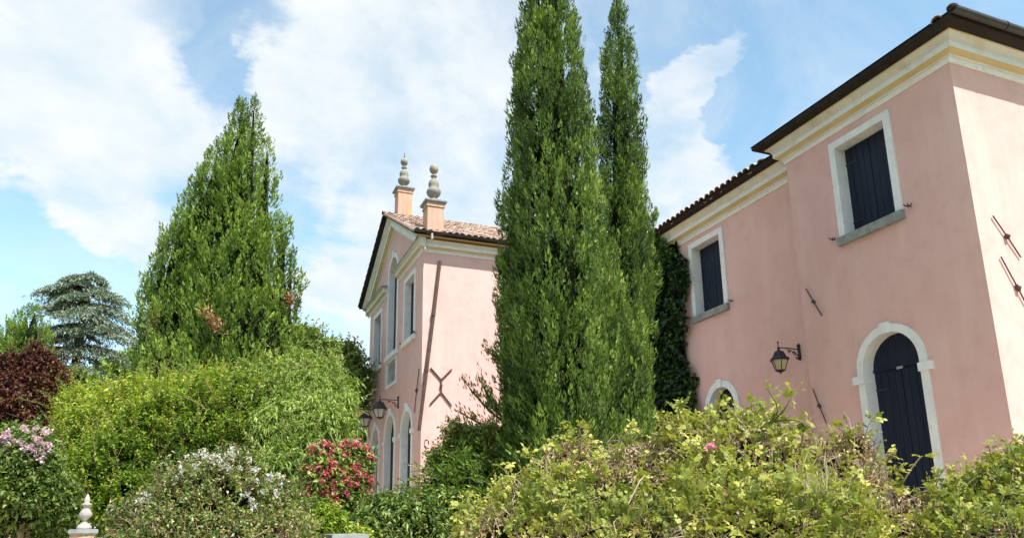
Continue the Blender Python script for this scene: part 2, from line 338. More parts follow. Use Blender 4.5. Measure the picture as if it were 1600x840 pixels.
def arch_window(thing, F, c, half, fw, z0, spring, depth=.24, impost=None, key=.17, proud=.035, leaves=2, transom=True, name='door_surround', sill=None, seg=20, rib=True):
    mb = MB(); o = arch_loop(c, half+fw, z0, spring, seg); i = arch_loop(c, half, z0, spring, seg)
    ring(mb, F, o, i, proud, -.02, 0, -depth-.02)
    fo = mb.build(name, M['white'], thing, merge=False); sub = Sub(fo)
    top = lambda u: spring+math.sqrt(max(half**2-(u-c)**2, 0)) - .004
    if impost is not None:
        for sgn in (-1, 1):
            s = MB(); a, b = sorted((c+sgn*(half-.015), c+sgn*(half+fw+.10)))
            s.obox(F, (a, impost, -depth+.03), (b, impost+.15, .075)); s.build('impost', M['white'], sub)
    if key:
        s = MB(); zt = spring+half-.02; w0, w1 = .07, .10
        P = [(c-w0, zt), (c-w1, zt+fw+key), (c+w1, zt+fw+key), (c+w0, zt)]
        s.face([F(*p, proud+.04) for p in P])
        for q in range(4): A, B = P[q], P[(q+1) % 4]; s.face([F(*A, -.02), F(*B, -.02), F(*B, proud+.04), F(*A, proud+.04)])
        s.build('keystone', M['white'], sub)
    if sill is not None:
        s = MB(); s.obox(F, (c-half-fw-.06, z0-.16, -depth-.02), (c+half+fw+.06, z0, .10)); s.build('sill', M[sill], sub)
    zt = spring-.03 if transom else None
    if transom:
        t = MB(); nseg = 14
        pts = [(c+half*.995*math.cos(math.pi*k/nseg), zt+.05+(half*.99)*math.sin(math.pi*k/nseg)) for k in range(nseg+1)]
        pts = [(u, min(z, top(u))) for u, z in pts]
        t.face([F(*p, -depth+.012) for p in pts]); t.obox(F, (c-half, zt, -depth-.03), (c+half, zt+.05, -depth+.03))
        t.build('arched_transom_panel', M['shutter'], thing)
        shutter_leaf(F, c-half+.004, c-.004, z0, zt-.006, -depth, thing, None, 0); shutter_leaf(F, c+.004, c+half-.004, z0, zt-.006, -depth, thing, None, 1)
        l = MB(); l.obox(F, (c-.07, zt-.03, -depth+.03), (c+.06, zt+.015, -depth+.045)); l.build('door_latch', M['galv'], thing)
    else:
        shutter_leaf(F, c-half+.004, c-.004, z0, 0, -depth, thing, top, 0); shutter_leaf(F, c+.004, c+half-.004, z0, 0, -depth, thing, top, 1)
    return arch_loop(c, half+.01, z0-.005, spring, seg)
def sweep(name, profile, path, thing, mats, kind_label=None, cap=True):
    """profile [(proj, z, mat index of the strip that ENDS here)], path = list of (x, y) wall corners with the outside to the left-hand normal list"""
    pts = [Vector((*p, 0)) for p in path]; n = len(pts); offs = []
    for i in range(n):
        ns = []
        if i > 0: d = (pts[i]-pts[i-1]).normalized(); ns.append(Vector((d.y, -d.x, 0)))
        if i < n-1: d = (pts[i+1]-pts[i]).normalized(); ns.append(Vector((d.y, -d.x, 0)))
        if len(ns) == 1: o = ns[0]
        else: o = (ns[0]+ns[1]); o = o/o.length; o = o/o.dot(ns[0])
        offs.append(o)
    mb = MB()
    for k in range(1, len(profile)):
        (p0, z0, _), (p1, z1, mi) = profile[k-1], profile[k]
        for i in range(n-1):
            a = pts[i]+offs[i]*p0; b = pts[i+1]+offs[i+1]*p0; c = pts[i+1]+offs[i+1]*p1; d = pts[i]+offs[i]*p1
            mb.face([(a.x, a.y, z0), (b.x, b.y, z0), (c.x, c.y, z1), (d.x, d.y, z1)], mi)
    if cap:
        for i in (0, n-1):
            P = [(pts[i]+offs[i]*p, z) for p, z, _ in profile]; mb.face([(q.x, q.y, z) for q, z in P], 0)
    return mb.build(name, mats, thing)
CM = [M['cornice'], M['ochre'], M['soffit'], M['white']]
def cornice_profile(z, h=.40, pr=.31):
    s = h/.40; q = pr/.31
    return [(-.05, z, 0), (.03*q, z, 3), (.03*q, z+.035*s, 3), (.05*q, z+.045*s, 3), (.05*q, z+.075*s, 3), (.075*q, z+.09*s, 0), (.085*q, z+.115*s, 0),
            (.09*q, z+.12*s, 1), (.17*q, z+.165*s, 1), (.185*q, z+.17*s, 1), (.19*q, z+.175*s, 3), (.19*q, z+.27*s, 3), (.205*q, z+.275*s, 0), (.21*q, z+.30*s, 0),
            (.225*q, z+.33*s, 0), (.26*q, z+.36*s, 0), (.30*q, z+.38*s, 0), (.31*q, z+.40*s, 1), (-.05, z+.40*s, 1)]
def eave_band(name, thing, path, z, proj, mats, h=.13):
    prof = [(0, z, 0), (proj*.62, z+.0, 0), (proj*.9, z+.02, 0), (proj*.97, z+.04, 0), (proj, z+.075, 0), (proj*.985, z+h, 0), (proj*.93, z+h+.012, 0), (0, z+h+.03, 0)]
    return sweep(name, prof, path, thing, mats)
# roof tile meshes (barrel tile along +Y local, uphill), shared by all tiles
def tile_mesh(L_=.46, r0=.105, r1=.085, seg=6, th=.016):
    v = []; f = []
    for (y, r) in ((0, r0), (L_, r1)):
        for rr in (r, r-th):
            for j in range(seg+1):
                a = math.pi*j/seg; v.append((rr*math.cos(a), y, rr*math.sin(a)*.82))
    k = seg+1
    for j in range(seg):
        f.append((j, j+1, 2*k+j+1, 2*k+j)); f.append((k+j+1, k+j, j, j+1)[::-1]); f.append((k+j, k+j+1, 3*k+j+1, 3*k+j)[::-1])
    f.append((0, k, 3*k, 2*k)); f.append((seg, k+seg, 3*k+seg, 2*k+seg)[::-1])
    me = bpy.data.meshes.new('barrel_tile'); me.from_pydata(v, [], f); me.materials.append(M['tile']); return me
TILE = tile_mesh()
TV = np.array([v.co[:] for v in TILE.vertices]); TF = [tuple(p.vertices) for p in TILE.polygons]
def lay_tiles(thing, part, origin, ux, uphill, nrm, ncol, nrow, pitch, course, single, indiv=None):
    """covers and pans; 'single'(c, r) decides which tiles are their own parts, the rest is one joined part"""
    ux, up, nr = Vector(ux).normalized(), Vector(uphill).normalized(), Vector(nrm).normalized(); rest = MB(); cnt = 0
    for c in range(ncol):
        for r in range(nrow):
            jit = random.uniform(-.012, .012); rot = random.uniform(-.035, .035)
            p = Vector(origin)+ux*(c*pitch+jit)+up*(r*course+random.uniform(-.015, .015))+nr*(.035+random.uniform(0, .012))
            X = (ux*math.cos(rot)+up*math.sin(rot)); Y = (up*math.cos(rot)-ux*math.sin(rot)); Y = (Y-nr*.045).normalized(); Z = X.cross(Y)
            mt = Matrix(((X.x, Y.x, Z.x, p.x-thing.loc[0]), (X.y, Y.y, Z.y, p.y-thing.loc[1]), (X.z, Y.z, Z.z, p.z-thing.loc[2]), (0, 0, 0, 1)))
            if single(c, r):
                o = link('roof_tile', TILE, part.o); o.matrix_local = mt; cnt += 1
            else:
                k = len(rest.v); q = TV @ np.array([X[:], Y[:], Z[:]]) + np.array(p[:]); rest.v += q.tolist(); rest.f += [tuple(k+i for i in f) for f in TF]; rest.m += [0]*len(TF)
            # pan tile between covers
            k = len(rest.v); pp = p+ux*pitch*.5-nr*.01; q = (TV*np.array([1, 1, -1])) @ np.array([X[:], Y[:], Z[:]]) + np.array(pp[:])+np.array(nr[:])*.03
            rest.v += q.tolist(); rest.f += [tuple(k+i for i in f)[::-1] for f in TF]; rest.m += [0]*len(TF)
    rest.build('roof_tiles', M['tile'], part, kind='stuff'); return cnt
# ------------------------------------------------------------------ MAIN VILLA (gabled, facade on X = 6)
GH = -.35
def iron_tie(F, u0, z0, u1, z1, thing):
    m = MB(); cu, cz = (u0+u1)/2, (z0+z1)/2
    m.tube([F(u0, z0, .03), F(cu, cz, .035), F(u1, z1, .03)], .013, 6); m.tube([F(cu+(u0-cu)*.1, cz+(z0-cz)*.1, .035), F(cu-(u0-cu)*.1, cz-(z0-cz)*.1, .035)], .028, 8)
    m.tube([F(cu, cz, -.02), F(cu, cz, .08)], .028, 6); m.build('iron_wall_tie', M['rustiron'], thing)
def main_villa():
    T = Thing('gabled_villa', 'pink two-storey villa with white pediment gable, tiled roof and two urn finials', 'villa', (6, 22, GH))
    F = westF(6.0); S = southF(22.0); Y0, Y1, ZT = 22.0, 30.2, 8.52; YC = 26.1; X1 = 15
    holes = []
    holes.append(rect_window(T, F, 22.86, 24.40, 6.02, 8.28, .15, .20, sillmat='white', sillh=.14))
    holes.append(rect_window(T, F, 27.86, 29.38, 6.02, 8.28, .15, .20, sillmat='white', sillh=.14))
    holes.append(arch_window(T, F, YC, .66, .17, 6.05, 9.05, .20, None, .12, transom=False, name='arched_window', sill='white'))
    holes.append(arch_window(T, F, 23.72, .62, .15, GH+.1, 3.02, .20, 2.84, .12, transom=False, name='door_surround'))
    holes.append(arch_window(T, F, YC, .70, .16, GH+.1, 3.10, .20, 2.82, .12, transom=False, name='door_surround'))
    holes.append(arch_window(T, F, 28.50, .62, .15, GH+.1, 3.02, .20, 2.82, .12, transom=False, name='door_surround'))
    # grille opening under the arched window
    g = MB(); ring(g, F, rect_loop(25.30, 26.92, 4.86, 5.86)[::1], rect_loop(25.42, 26.80, 4.97, 5.80), .03, -.02, 0, -.2, closed=True)
    go = g.build('grille_window', M['white'], T); gs = Sub(go)
    gl = MB(); gl.obox(F, (25.42, 4.97, -.2), (26.80, 5.80, -.17)); gl.build('glass_pane', M['glass'], gs)
    for i in range(7):
        u = 25.52+i*.19; b = MB(); b.tube([F(u+.035*math.sin(k*1.1), 4.99+.80*k/12, -.03) for k in range(13)], .014, 6); b.build('grille_bar', M['galv'], gs)
    holes.append(rect_loop(25.41, 26.81, 4.96, 5.81))
    APX = 11.28
    outer = [(Y0, GH-.3), (Y0, ZT+.1), (Y0, ZT+.35), (YC, APX-.32), (Y1, ZT+.35), (Y1, GH-.3)]
    wall('west_wall', F, outer, holes, T, M['pink'])
    m = MB(); m.face([S(6.0, GH-.3, 0), S(X1, GH-.3, 0), S(X1, ZT+.3, 0), S(6.0, ZT+.3, 0)]); m.build('south_wall', M['pink'], T)
    m = MB(); m.face([(6, Y1, GH-.3), (X1, Y1, GH-.3), (X1, Y1, ZT+.3), (6, Y1, ZT+.3)]); m.face([(X1, Y0, GH-.3), (X1, Y1, GH-.3), (X1, Y1, ZT+.3), (X1, YC, APX-.3), (X1, Y0, ZT+.3)]); m.build('rear_wall', M['pink'], T)
    # entablature: south side and the two stubs on the gable
    prof = cornice_profile(ZT, .34, .27)
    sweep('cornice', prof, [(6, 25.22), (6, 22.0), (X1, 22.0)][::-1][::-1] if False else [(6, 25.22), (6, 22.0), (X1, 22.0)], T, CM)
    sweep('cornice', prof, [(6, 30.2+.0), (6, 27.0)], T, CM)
    for a, b in ((22.0-.26, 25.26), (26.96, 30.2+.26)):          # weathered stone weathering on the ledge
        w = MB(); w.face([(6-.29, a, ZT+.342), (6-.29, b, ZT+.342), (6+.0, b, ZT+.41), (6+.0, a, ZT+.41)]); w.face([(6-.29, a, ZT+.30), (6-.29, b, ZT+.30), (6-.29, b, ZT+.342), (6-.29, a, ZT+.342)])
        w.face([(6-.29, b, ZT+.30), (6-.29, b, ZT+.342), (6, b, ZT+.41), (6, b, ZT+.30)]); w.face([(6-.29, a, ZT+.30), (6-.29, a, ZT+.342), (6, a, ZT+.41), (6, a, ZT+.30)]); w.build('ledge_slab', M['weathered'], T)
    # raking cornices of the pediment
    EZ = 8.93; OV = .42; slope = (APX+.05-EZ)/(YC-(Y0-.42)); 
    for sg in (-1, 1):
        ye = (Y0-.42) if sg < 0 else (Y1+.42)
        yw = Y0-.28 if sg < 0 else Y1+.28
        def zr(y): return EZ+(abs(ye-YC)-abs(y-YC))*slope
        mb = MB(); prof2 = [(0, -.50, 3), (.03, -.50, 3), (.03, -.44, 3), (.06, -.42, 1), (.10, -.40, 1), (.16, -.38, 1), (.165, -.37, 3), (.165, -.22, 3), (.20, -.20, 0), (.21, -.17, 0), (.27, -.09, 0), (.30, -.05, 0), (.30, 0, 0), (0, 0.0, 0)]
        for k in range(1, len(prof2)):
            (p0, d0, _), (p1, d1, mi) = prof2[k-1], prof2[k]
            mb.face([(6-p0, yw, zr(yw)+d0), (6-p0, YC, zr(YC)+d0), (6-p1, YC, zr(YC)+d1), (6-p1, yw, zr(yw)+d1)], mi)
        mb.face([(6-p, yw, zr(yw)+d) for p, d, _ in prof2], 0)
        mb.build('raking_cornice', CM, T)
        # roof slope deck
        d = MB(); A = [(5.58, ye, EZ+.0), (X1+.3, ye, EZ), (X1+.3, YC, zr(YC)), (5.58, YC, zr(YC))]
        d.face([(x, y, z+.07) for x, y, z in A]); d.face([(x, y, z+.004) for x, y, z in A]); d.face([(A[0][0], A[0][1], A[0][2]), (A[3][0], A[3][1], A[3][2]), (A[3][0], A[3][1], A[3][2]+.07), (A[0][0], A[0][1], A[0][2]+.07)])
        d.face([(5.58, ye, EZ), (X1+.3, ye, EZ), (X1+.3, ye, EZ+.07), (5.58, ye, EZ+.07)])
        ro = d.build('roof', M['eave'], T); rs = Sub(ro)
        sl = math.hypot(YC-Y0+.42, (zr(YC)-EZ)); n = int(sl/.315)
        if sg < 0:
            lay_tiles(T, rs, (5.66, ye-.03, EZ+.075), (1, 0, 0), (0, math.cos(math.atan(slope)), math.sin(math.atan(slope))), (0, -math.sin(math.atan(slope)), math.cos(math.atan(slope))), 42, n, .215, .315, lambda c, r: c < 17)
            rt = MB()
            for i in range(22):
                k = len(rt.v); q = TV[:, [1, 0, 2]]*np.array([1, 1.15, 1.2]) + np.array([5.5+i*.42, YC, zr(YC)+.10+random.uniform(-.01, .01)]); rt.v += q.tolist(); rt.f += TF; rt.m += [0]*len(TF)
            rt.build('ridge_tiles', M['tile'], rs, kind='stuff')
        else:
            lay_tiles(T, rs, (5.66, ye+.03, EZ+.075), (1, 0, 0), (0, -math.cos(math.atan(slope)), math.sin(math.atan(slope))), (0, math.sin(math.atan(slope)), math.cos(math.atan(slope))), 42, n, .215, .315, lambda c, r: False)
        # verge tiles seen edge-on along the gable
        v = MB()
        for i in range(15):
            y = ye+(YC-ye)*(i/15); k = len(v.v); y2 = ye+(YC-ye)*((i+1.15)/15)
            v.tube([(5.575, y, zr(y)+.085+.03), (5.575, y2, zr(y2)+.085)], [.055, .045], 7)
        v.build('verge_tiles', M['tile'] if sg < 0 else M['eave'], rs, kind='stuff')
    # south gutter
    g = MB()
    seg = 6; pr = [(math.cos(math.pi*(1+j/seg))*.07, math.sin(math.pi*(1+j/seg))*.07) for j in range(seg+1)]
    for j in range(seg): (a, b), (c, d) = pr[j], pr[j+1]; g.face([(5.55, 21.50+a, 9.03+b), (X1, 21.50+a, 9.03+b), (X1, 21.50+c, 9.03+d), (5.55, 21.50+c, 9.03+d)])
    g.face([(5.55, 21.50+a, 9.03+b) for a, b in pr])
    for j in range(seg): (a, b), (c, d) = pr[j], pr[j+1]; g.face([(5.55, 21.50+a*.93, 9.03+b*.93), (X1, 21.50+a*.93, 9.03+b*.93), (X1, 21.50+c*.93, 9.03+d*.93), (5.55, 21.50+c*.93, 9.03+d*.93)])
    gu = g.build('gutter', M['gutter'], T); gsb = Sub(gu)
    s = MB(); s.tube([(6.13, 21.50, 8.99), (6.13, 21.50, 8.78)], .045, 10); s.build('gutter_outlet', M['galv'], gsb)
    # ochre soffit of the south eave
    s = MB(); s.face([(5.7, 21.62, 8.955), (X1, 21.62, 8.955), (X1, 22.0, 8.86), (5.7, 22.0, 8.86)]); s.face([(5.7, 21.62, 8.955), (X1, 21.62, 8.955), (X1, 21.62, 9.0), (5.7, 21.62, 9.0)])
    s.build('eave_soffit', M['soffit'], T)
    # loose copper downpipe leaning across the corner
    p = MB(); p.tube([(6.53, 21.93, 8.24), (6.33, 21.92, 6.4), (6.12, 21.90, 4.6), (5.91, 21.88, 2.79)], .055, 10)
    pi = p.build('downpipe', M['copper'], T); ps = Sub(pi)
    for t in (.33, .66):
        q = MB(); a = Vector((6.53, 21.93, 8.24)); b = Vector((5.91, 21.88, 2.79)); c = a.lerp(b, t); d_ = (b-a).normalized(); q.tube([c-d_*.05, c+d_*.05], .068, 10); q.build('pipe_joint', M['copper'], ps)
    # X-shaped tie plate on the lit wall, ties on the gable wall
    x = MB(); Z = lambda u, z: S(u, z, .035)
    for u, z in ((6.27, 4.74), (6.95, 4.74)): x.tube([Z(u, z), Z(6.61, 4.38)], .026, 6)
    for u, z in ((6.27, 3.61), (6.95, 3.59)): x.tube([Z(u, z), Z(6.61, 4.0)], .026, 6)
    x.tube([Z(6.61, 4.42), Z(6.61, 3.96)], .03, 6); x.tube([S(6.61, 4.2, -.02), S(6.61, 4.2, .09)], .04, 8); x.build('forked_wall_tie', M['rustiron'], T)
    iron_tie(F, 22.22, 4.75, 22.70, 3.45, T); iron_tie(F, 29.95, 4.7, 29.6, 3.4, T)
    h = MB(); h.tube([S(6.14, 2.52, 0), S(6.14, 2.52, .10), S(6.2, 2.48, .14), S(6.2, 2.38, .13)], .018, 6); h.build('wall_hook', M['iron'], T)
    # urn finials on pedestals
    for (cx, cy, zb, sp, lean) in ((6.30, 26.1, 11.2, True, 0), (6.25, 21.78, 8.98, False, 0)):
        b = MB(); w = .27; H = 12.28-11.2 if sp else .92
        b.box((cx-w, cy-w, zb), (cx+w, cy+w, zb+H)); b.box((cx-w-.03, cy-w-.03, zb+H), (cx+w+.03, cy+w+.03, zb+H+.05)); b.box((cx-w-.015, cy-w-.015, zb+H+.05), (cx+w+.015, cy+w+.015, zb+H+.12))
        fo = b.build('pinnacle_pedestal', M['brick'], T); fs = Sub(fo)
        c = MB(); c.lathe((cx, cy, zb+H+.12), [((w+.02)*1.414, 0), ((w+.09)*1.414, .05), ((w+.09)*1.414, .10), ((w-.02)*1.414, .13)], 4, rot=math.pi/4); c.build('pedestal_cap', M['weathered'], fs)
        k = .92 if sp else .95; z = zb+H+.25; u = MB()
        u.lathe((cx, cy, z), [(r*k, h*k) for r, h in [(.20, -.02), (.20, .06), (.13, .10), (.10, .16), (.14, .20), (.22, .28), (.25, .36), (.24, .44), (.19, .50), (.16, .54), (.18, .60), (.185, .70), (.15, .80), (.08, .86), (.06, .92), (.11, .95), (.115, .99), (.06, 1.02), (.055, 1.07), (.10, 1.10), (.145, 1.17), (.155, 1.25), (.13, 1.34), (.07, 1.40), (.0, 1.41)]], 20)
        u.build('stone_urn', M['urn'], fs, smooth=True)
        if sp: s = MB(); s.tube([(cx, cy, z+1.38*k), (cx, cy, z+1.68*k)], [.022, .006], 6); s.build('finial_spike', M['iron'], fs)
    return T
VT = main_villa()
# ------------------------------------------------------------------ corner block and wing
def corner_block():
    T = Thing('corner_block', 'tall pink corner block with dark eave, shuttered square window and arched navy door', 'building', (11.5, 7.8, GH))
    F = westF(11.5); S = southF(7.8); Y1 = 11.83; ZT = 7.70
    holes = [rect_window(T, F, 9.10, 10.60, 5.48, 7.53, .15, .24), arch_window(T, F, 9.82, .61, .15, GH+.1, 2.74, .24, 2.50, .05)]
    wall('west_wall', F, [(7.8, GH-.3), (7.8, ZT+.1), (Y1, ZT+.1), (Y1, GH-.3)], holes, T, M['pink'])
    m = MB(); m.face([S(11.5, GH-.3, 0), S(22, GH-.3, 0), S(22, ZT+.1, 0), S(11.5, ZT+.1, 0)]); m.build('south_wall', M['pink'], T)
    m = MB(); m.face([(11.5, Y1, GH-.3), (22, Y1, GH-.3), (22, Y1, ZT+.3), (11.5, Y1, ZT+.3)]); m.face([(22, 7.8, GH-.3), (22, Y1, GH-.3), (22, Y1, ZT+.3), (22, 7.8, ZT+.3)]); m.build('north_wall', M['pink'], T)
    path = [(22, Y1), (11.5, Y1), (11.5, 7.8), (22, 7.8)]
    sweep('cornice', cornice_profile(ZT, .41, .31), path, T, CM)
    eave_band('eave_board', T, [(22, Y1), (11.5, Y1), (11.5, 7.8), (22, 7.8)], 8.115, .50, M['eave'])
    # gutter on the south side
    g = MB(); pts = [(10.98, 7.24, 8.25), (22.2, 7.24, 8.25)]; g.tube(pts, .075, 12); gu = Sub(g.build('gutter', M['gutter'], T, smooth=False))
    for x in (12.25, 13.35, 14.4, 15.5):
        b = MB(); b.tube([(x, 7.24, 8.25), (x+.04, 7.24, 8.25)], .083, 12); b.build('gutter_bracket', M['gutter'], gu)
    b = MB(); b.tube([(12.2, 7.20, 8.30), (12.23, 7.28, 8.335)], .03, 8); b.build('gutter_clip', M['galv'], gu)
    # hipped tiled roof
    A = (10.98, 7.28, 8.25); B = (10.98, 12.35, 8.25); RZ = 8.25+2.535*.42; r = MB(); ym = 9.815; xr = 10.98+2.535
    r.face([A, B, (xr, ym, RZ)]); r.face([A, (xr, ym, RZ), (22.4, ym, RZ), (22.4, 7.28, 8.25)]); r.face([B, (22.4, 12.35, 8.25), (22.4, ym, RZ), (xr, ym, RZ)])
    rs = Sub(r.build('roof', M['eave'], T))
    sl = .42; k = 1/math.sqrt(1+sl*sl)
    st = MB()
    for i in range(24):
        y = 7.34+i*.212; n = max(1, int((2.5-abs(y-ym))*1.08/.33)) if abs(y-ym) < 2.45 else 0
        for j in range(n):
            q = TV @ np.array([[0, 1, 0], [k, 0, sl*k], [sl*k, 0, -k]]) * np.array([1, 1, 1]); q = (TV[:, 0:1]*np.array([[0, 1, 0]])+TV[:, 1:2]*np.array([[k, 0, sl*k-.03]])+TV[:, 2:3]*np.array([[-sl*k, 0, k]]))
            k0 = len(st.v); st.v += (q+np.array([10.99+j*.33*k, y, 8.225+j*.33*k*sl])).tolist(); st.f += TF; st.m += [0]*len(TF)
    st.build('roof_tiles', M['tile'], rs, kind='stuff')
    c = MB(); c.lathe((11.0, 7.25, 8.22), [(.06, 0), (.09, .03), (.09, .07), (.05, .11), (0, .12)], 12); c.build('hip_end_tile', M['eave'], rs)
    iron_tie(F, 11.634, 4.74, 11.285, 4.06, T); iron_tie(F, 11.75, 2.62, 11.49, 1.88, T)
    iron_tie(S, 11.88, 4.89, 12.40, 4.22, T); iron_tie(S, 11.90, 4.17, 12.45, 3.15, T)
    return T
corner_block()
def wing():
    T = Thing('low_wing', 'long recessed pink wing between the corner block and the cypresses', 'building', (11.85, 11.84, GH))
    F = westF(11.85); ZT = 7.48; Y0, Y1 = 11.845, 22.0-.01
    holes = [rect_window(T, F, 14.60, 16.07, 5.30, 7.35, .15, .24), arch_window(T, F, 15.18, .49, .17, GH+.1, 2.78, .24, None, .05, name='door_surround')]
    wall('west_wall', F, [(Y0, GH-.3), (Y0, ZT+.1), (Y1, ZT+.1), (Y1, GH-.3)], holes, T, M['pink'])
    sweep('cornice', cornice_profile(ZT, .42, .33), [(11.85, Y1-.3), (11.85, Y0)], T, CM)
    eave_band('eave_board', T, [(11.85, Y1-.3), (11.85, Y0)], 7.90, .52, M['eave'], .13)
    d = MB(); d.face([(11.3, Y0+.02, 7.99), (11.3, Y1, 7.99), (15.5, Y1, 9.7), (15.5, Y0+.02, 9.7)]); d.face([(15.5, Y0+.02, 9.7), (15.5, Y1, 9.7), (19.5, Y1, 7.9), (19.5, Y0+.02, 7.9)]); rs = Sub(d.build('roof', M['eave'], T))
    sl = .42; a = math.atan(sl)
    lay_tiles(T, rs, (11.36, Y0+.62, 7.965), (0, -1, 0), (math.cos(a), 0, math.sin(a)), (-math.sin(a), 0, math.cos(a)), 1, 1, .215, .33, lambda c, r: True)
    lay_tiles(T, rs, (11.36, Y0+.8, 7.965), (0, 1, 0), (math.cos(a), 0, math.sin(a)), (-math.sin(a), 0, math.cos(a)), 42, 6, .215, .33, lambda c, r: r == 0)
    return T
wing()
def lantern(base, F_up, L_, size, label, glass, plate=(.0, .0)):
    """wall lantern: base = wall point, arm runs out towards -X"""
    x, y, z = base; T = Thing('wall_lantern', label, 'lantern', base, 'wall lanterns on scrolled iron brackets')
    p = MB(); ph = size*.36
    p.box((x-.035, y-.03, z-ph), (x-.002, y+.03, z+ph*.35)); p.lathe((x-.018, y, z+ph*.35), [(.035, 0), (.045, .03), (.01, .07)], 8); p.lathe((x-.018, y, z-ph-.06), [(.01, 0), (.045, .03), (.035, .065)], 8)
    p.build('wall_plate', M['iron'], T)
    a = MB(); a.tube([(x-.02, y, z), (x-L_*.6, y, z+.01), (x-L_, y, z)], .012, 6)
    a.tube([(x-.03, y, z-ph*.85), (x-L_*.18, y, z-ph*.6), (x-L_*.38, y, z-ph*.25), (x-L_*.62, y, z-.02)], .011, 6)
    for (cx, cz, r, s) in ((.16, -.10, .055, 1), (.30, -.06, .035, -1), (.10, -.2, .04, 1)):
        a.tube([(x-cx*L_/.6-r*(1-t/14)*math.cos(s*t*.75), y, z+cz+r*(1-t/14)*math.sin(s*t*.75)) for t in range(11)], .008, 5)
    a.build('scroll_bracket', M['iron'], T)
    cx = x-L_; h = size; zt = z-.02
    t = MB(); t.lathe((cx, y, zt), [(.012, .16), (.02, .12), (.008, .10), (.012, .04), (.03, .02), (.03, -.02), (.045, -.05), (h*.20, -.07), (h*.27, -.14), (h*.30, -.18), (h*.42, -.27*h/.6), (h*.42, -.30*h/.6-.01)][::-1], 6); t.build('lantern_roof', M['iron'], T)
    zb = zt-.30*h/.6; g = MB(); hb = h*.45; r0, r1 = h*.345, h*.20
    g.lathe((cx, y, zb-hb), [(r1, 0), (r0, hb)], 6); g.build('lantern_glass', M[glass], T)
    f = MB()
    for j in range(6):
        q = math.pi*j/3; f.tube([(cx+r1*1.03*math.cos(q), y+r1*1.03*math.sin(q), zb-hb), (cx+r0*1.03*math.cos(q), y+r0*1.03*math.sin(q), zb)], .010, 5)
    f.lathe((cx, y, zb-hb-.03), [(.01, -.05), (.02, -.02), (r1*.7, 0), (r1*1.12, .02), (r1*1.1, .035)], 6); f.build('lantern_frame', M['iron'], T)
lantern((11.85, 12.40, 3.62), None, .58, .50, 'black iron lantern with amber glass beside the corner of the tall block', 'lamp_glass')
lantern((6.0, 24.93, 4.18), None, .64, .62, 'black iron lantern with milky glass above the nearest pair of villa arches', 'lamp_glass_pale')
lantern((6.0, 27.33, 4.18), None, .64, .62, 'black iron lantern with milky glass nearest the left edge of the villa', 'lamp_glass_pale')
# ------------------------------------------------------------------ gate pillars
def pillar(px, py, d, w, label, finial, s=1.0):
    c = at(px, py, d); T = Thing('gate_pillar', label, 'pillar', (c[0], c[1], gz(c[0], c[1])))
    zt = c[2]; m = MB(); m.box((c[0]-w*.8, c[1]-w*.8, gz(c[0], c[1])-.2), (c[0]+w*.8, c[1]+w*.8, zt-.16*s)); m.build('shaft', M['brick'], T)
    m = MB(); m.lathe((c[0], c[1], zt-.16*s), [(w*1.10, 0), (w*1.30, .04*s), (w*1.38, .07*s), (w*1.38, .15*s), (w*1.2, .16*s)], 4, rot=math.pi/4+.1); m.build('cap_stone', M['weathered'], T)
    if finial:
        m = MB(); m.lathe((c[0], c[1], zt), [(r*s, h*s) for r, h in [(.17, 0), (.17, .04), (.14, .10), (.05, .17), (.05, .22), (.13, .30), (.15, .36), (.11, .44), (.06, .52), (.08, .56), (.12, .58), (.12, .61), (.05, .64), (.07, .70), (.05, .76), (.015, .84), (0, .86)]], 16); m.build('finial', M['whitestone'], T, smooth=True)
pillar(131, 826, 9.6, .17, 'pale stone finial on a grey-capped salmon pillar among the left bushes', True, .52)
pillar(540, 833, 8.0, .20, 'low salmon pillar with plain grey cap below the red flowering shrub', False, .55)
# ------------------------------------------------------------------ vegetation
def unit(a): return a/np.maximum(np.linalg.norm(a, axis=-1, keepdims=True), 1e-9)
def pn(p, s=1.0, o=0.0):                 # cheap smooth noise, about -1..1
    x, y, z = (p[..., 0]*s+o), (p[..., 1]*s+o*1.7), (p[..., 2]*s-o*.6)
    return (np.sin(x*1.7+np.sin(y*1.3+z*.7)*1.4)+np.sin(y*2.1+np.sin(z*1.9-x*.6)*1.3)+np.sin(z*2.3+np.sin(x*1.1+y*1.7)*1.5))/3
def mesh_np(name, V, Fc, mat, parent, tint=None, kind='stuff', origin=None, label=None):
    k = Fc.shape[1]; me = bpy.data.meshes.new(name); o0 = parent.loc if parent is not None else np.zeros(3)
    me.vertices.add(len(V)); me.vertices.foreach_set('co', (V-o0).astype(np.float32).ravel())
    me.loops.add(Fc.size); me.loops.foreach_set('vertex_index', Fc.astype(np.int32).ravel())
    me.polygons.add(len(Fc)); me.polygons.foreach_set('loop_start', np.arange(0, Fc.size, k, dtype=np.int32)); me.polygons.foreach_set('loop_total', np.full(len(Fc), k, dtype=np.int32))
    me.update(calc_edges=True); me.materials.append(mat)
    if tint is not None:
        a = me.attributes.new('tint', 'FLOAT', 'POINT'); a.data.foreach_set('value', tint.astype(np.float32))
    o = link(name, me, parent.o if parent is not None else None, kind, label); ORIG[o.name] = tuple(o0); return o
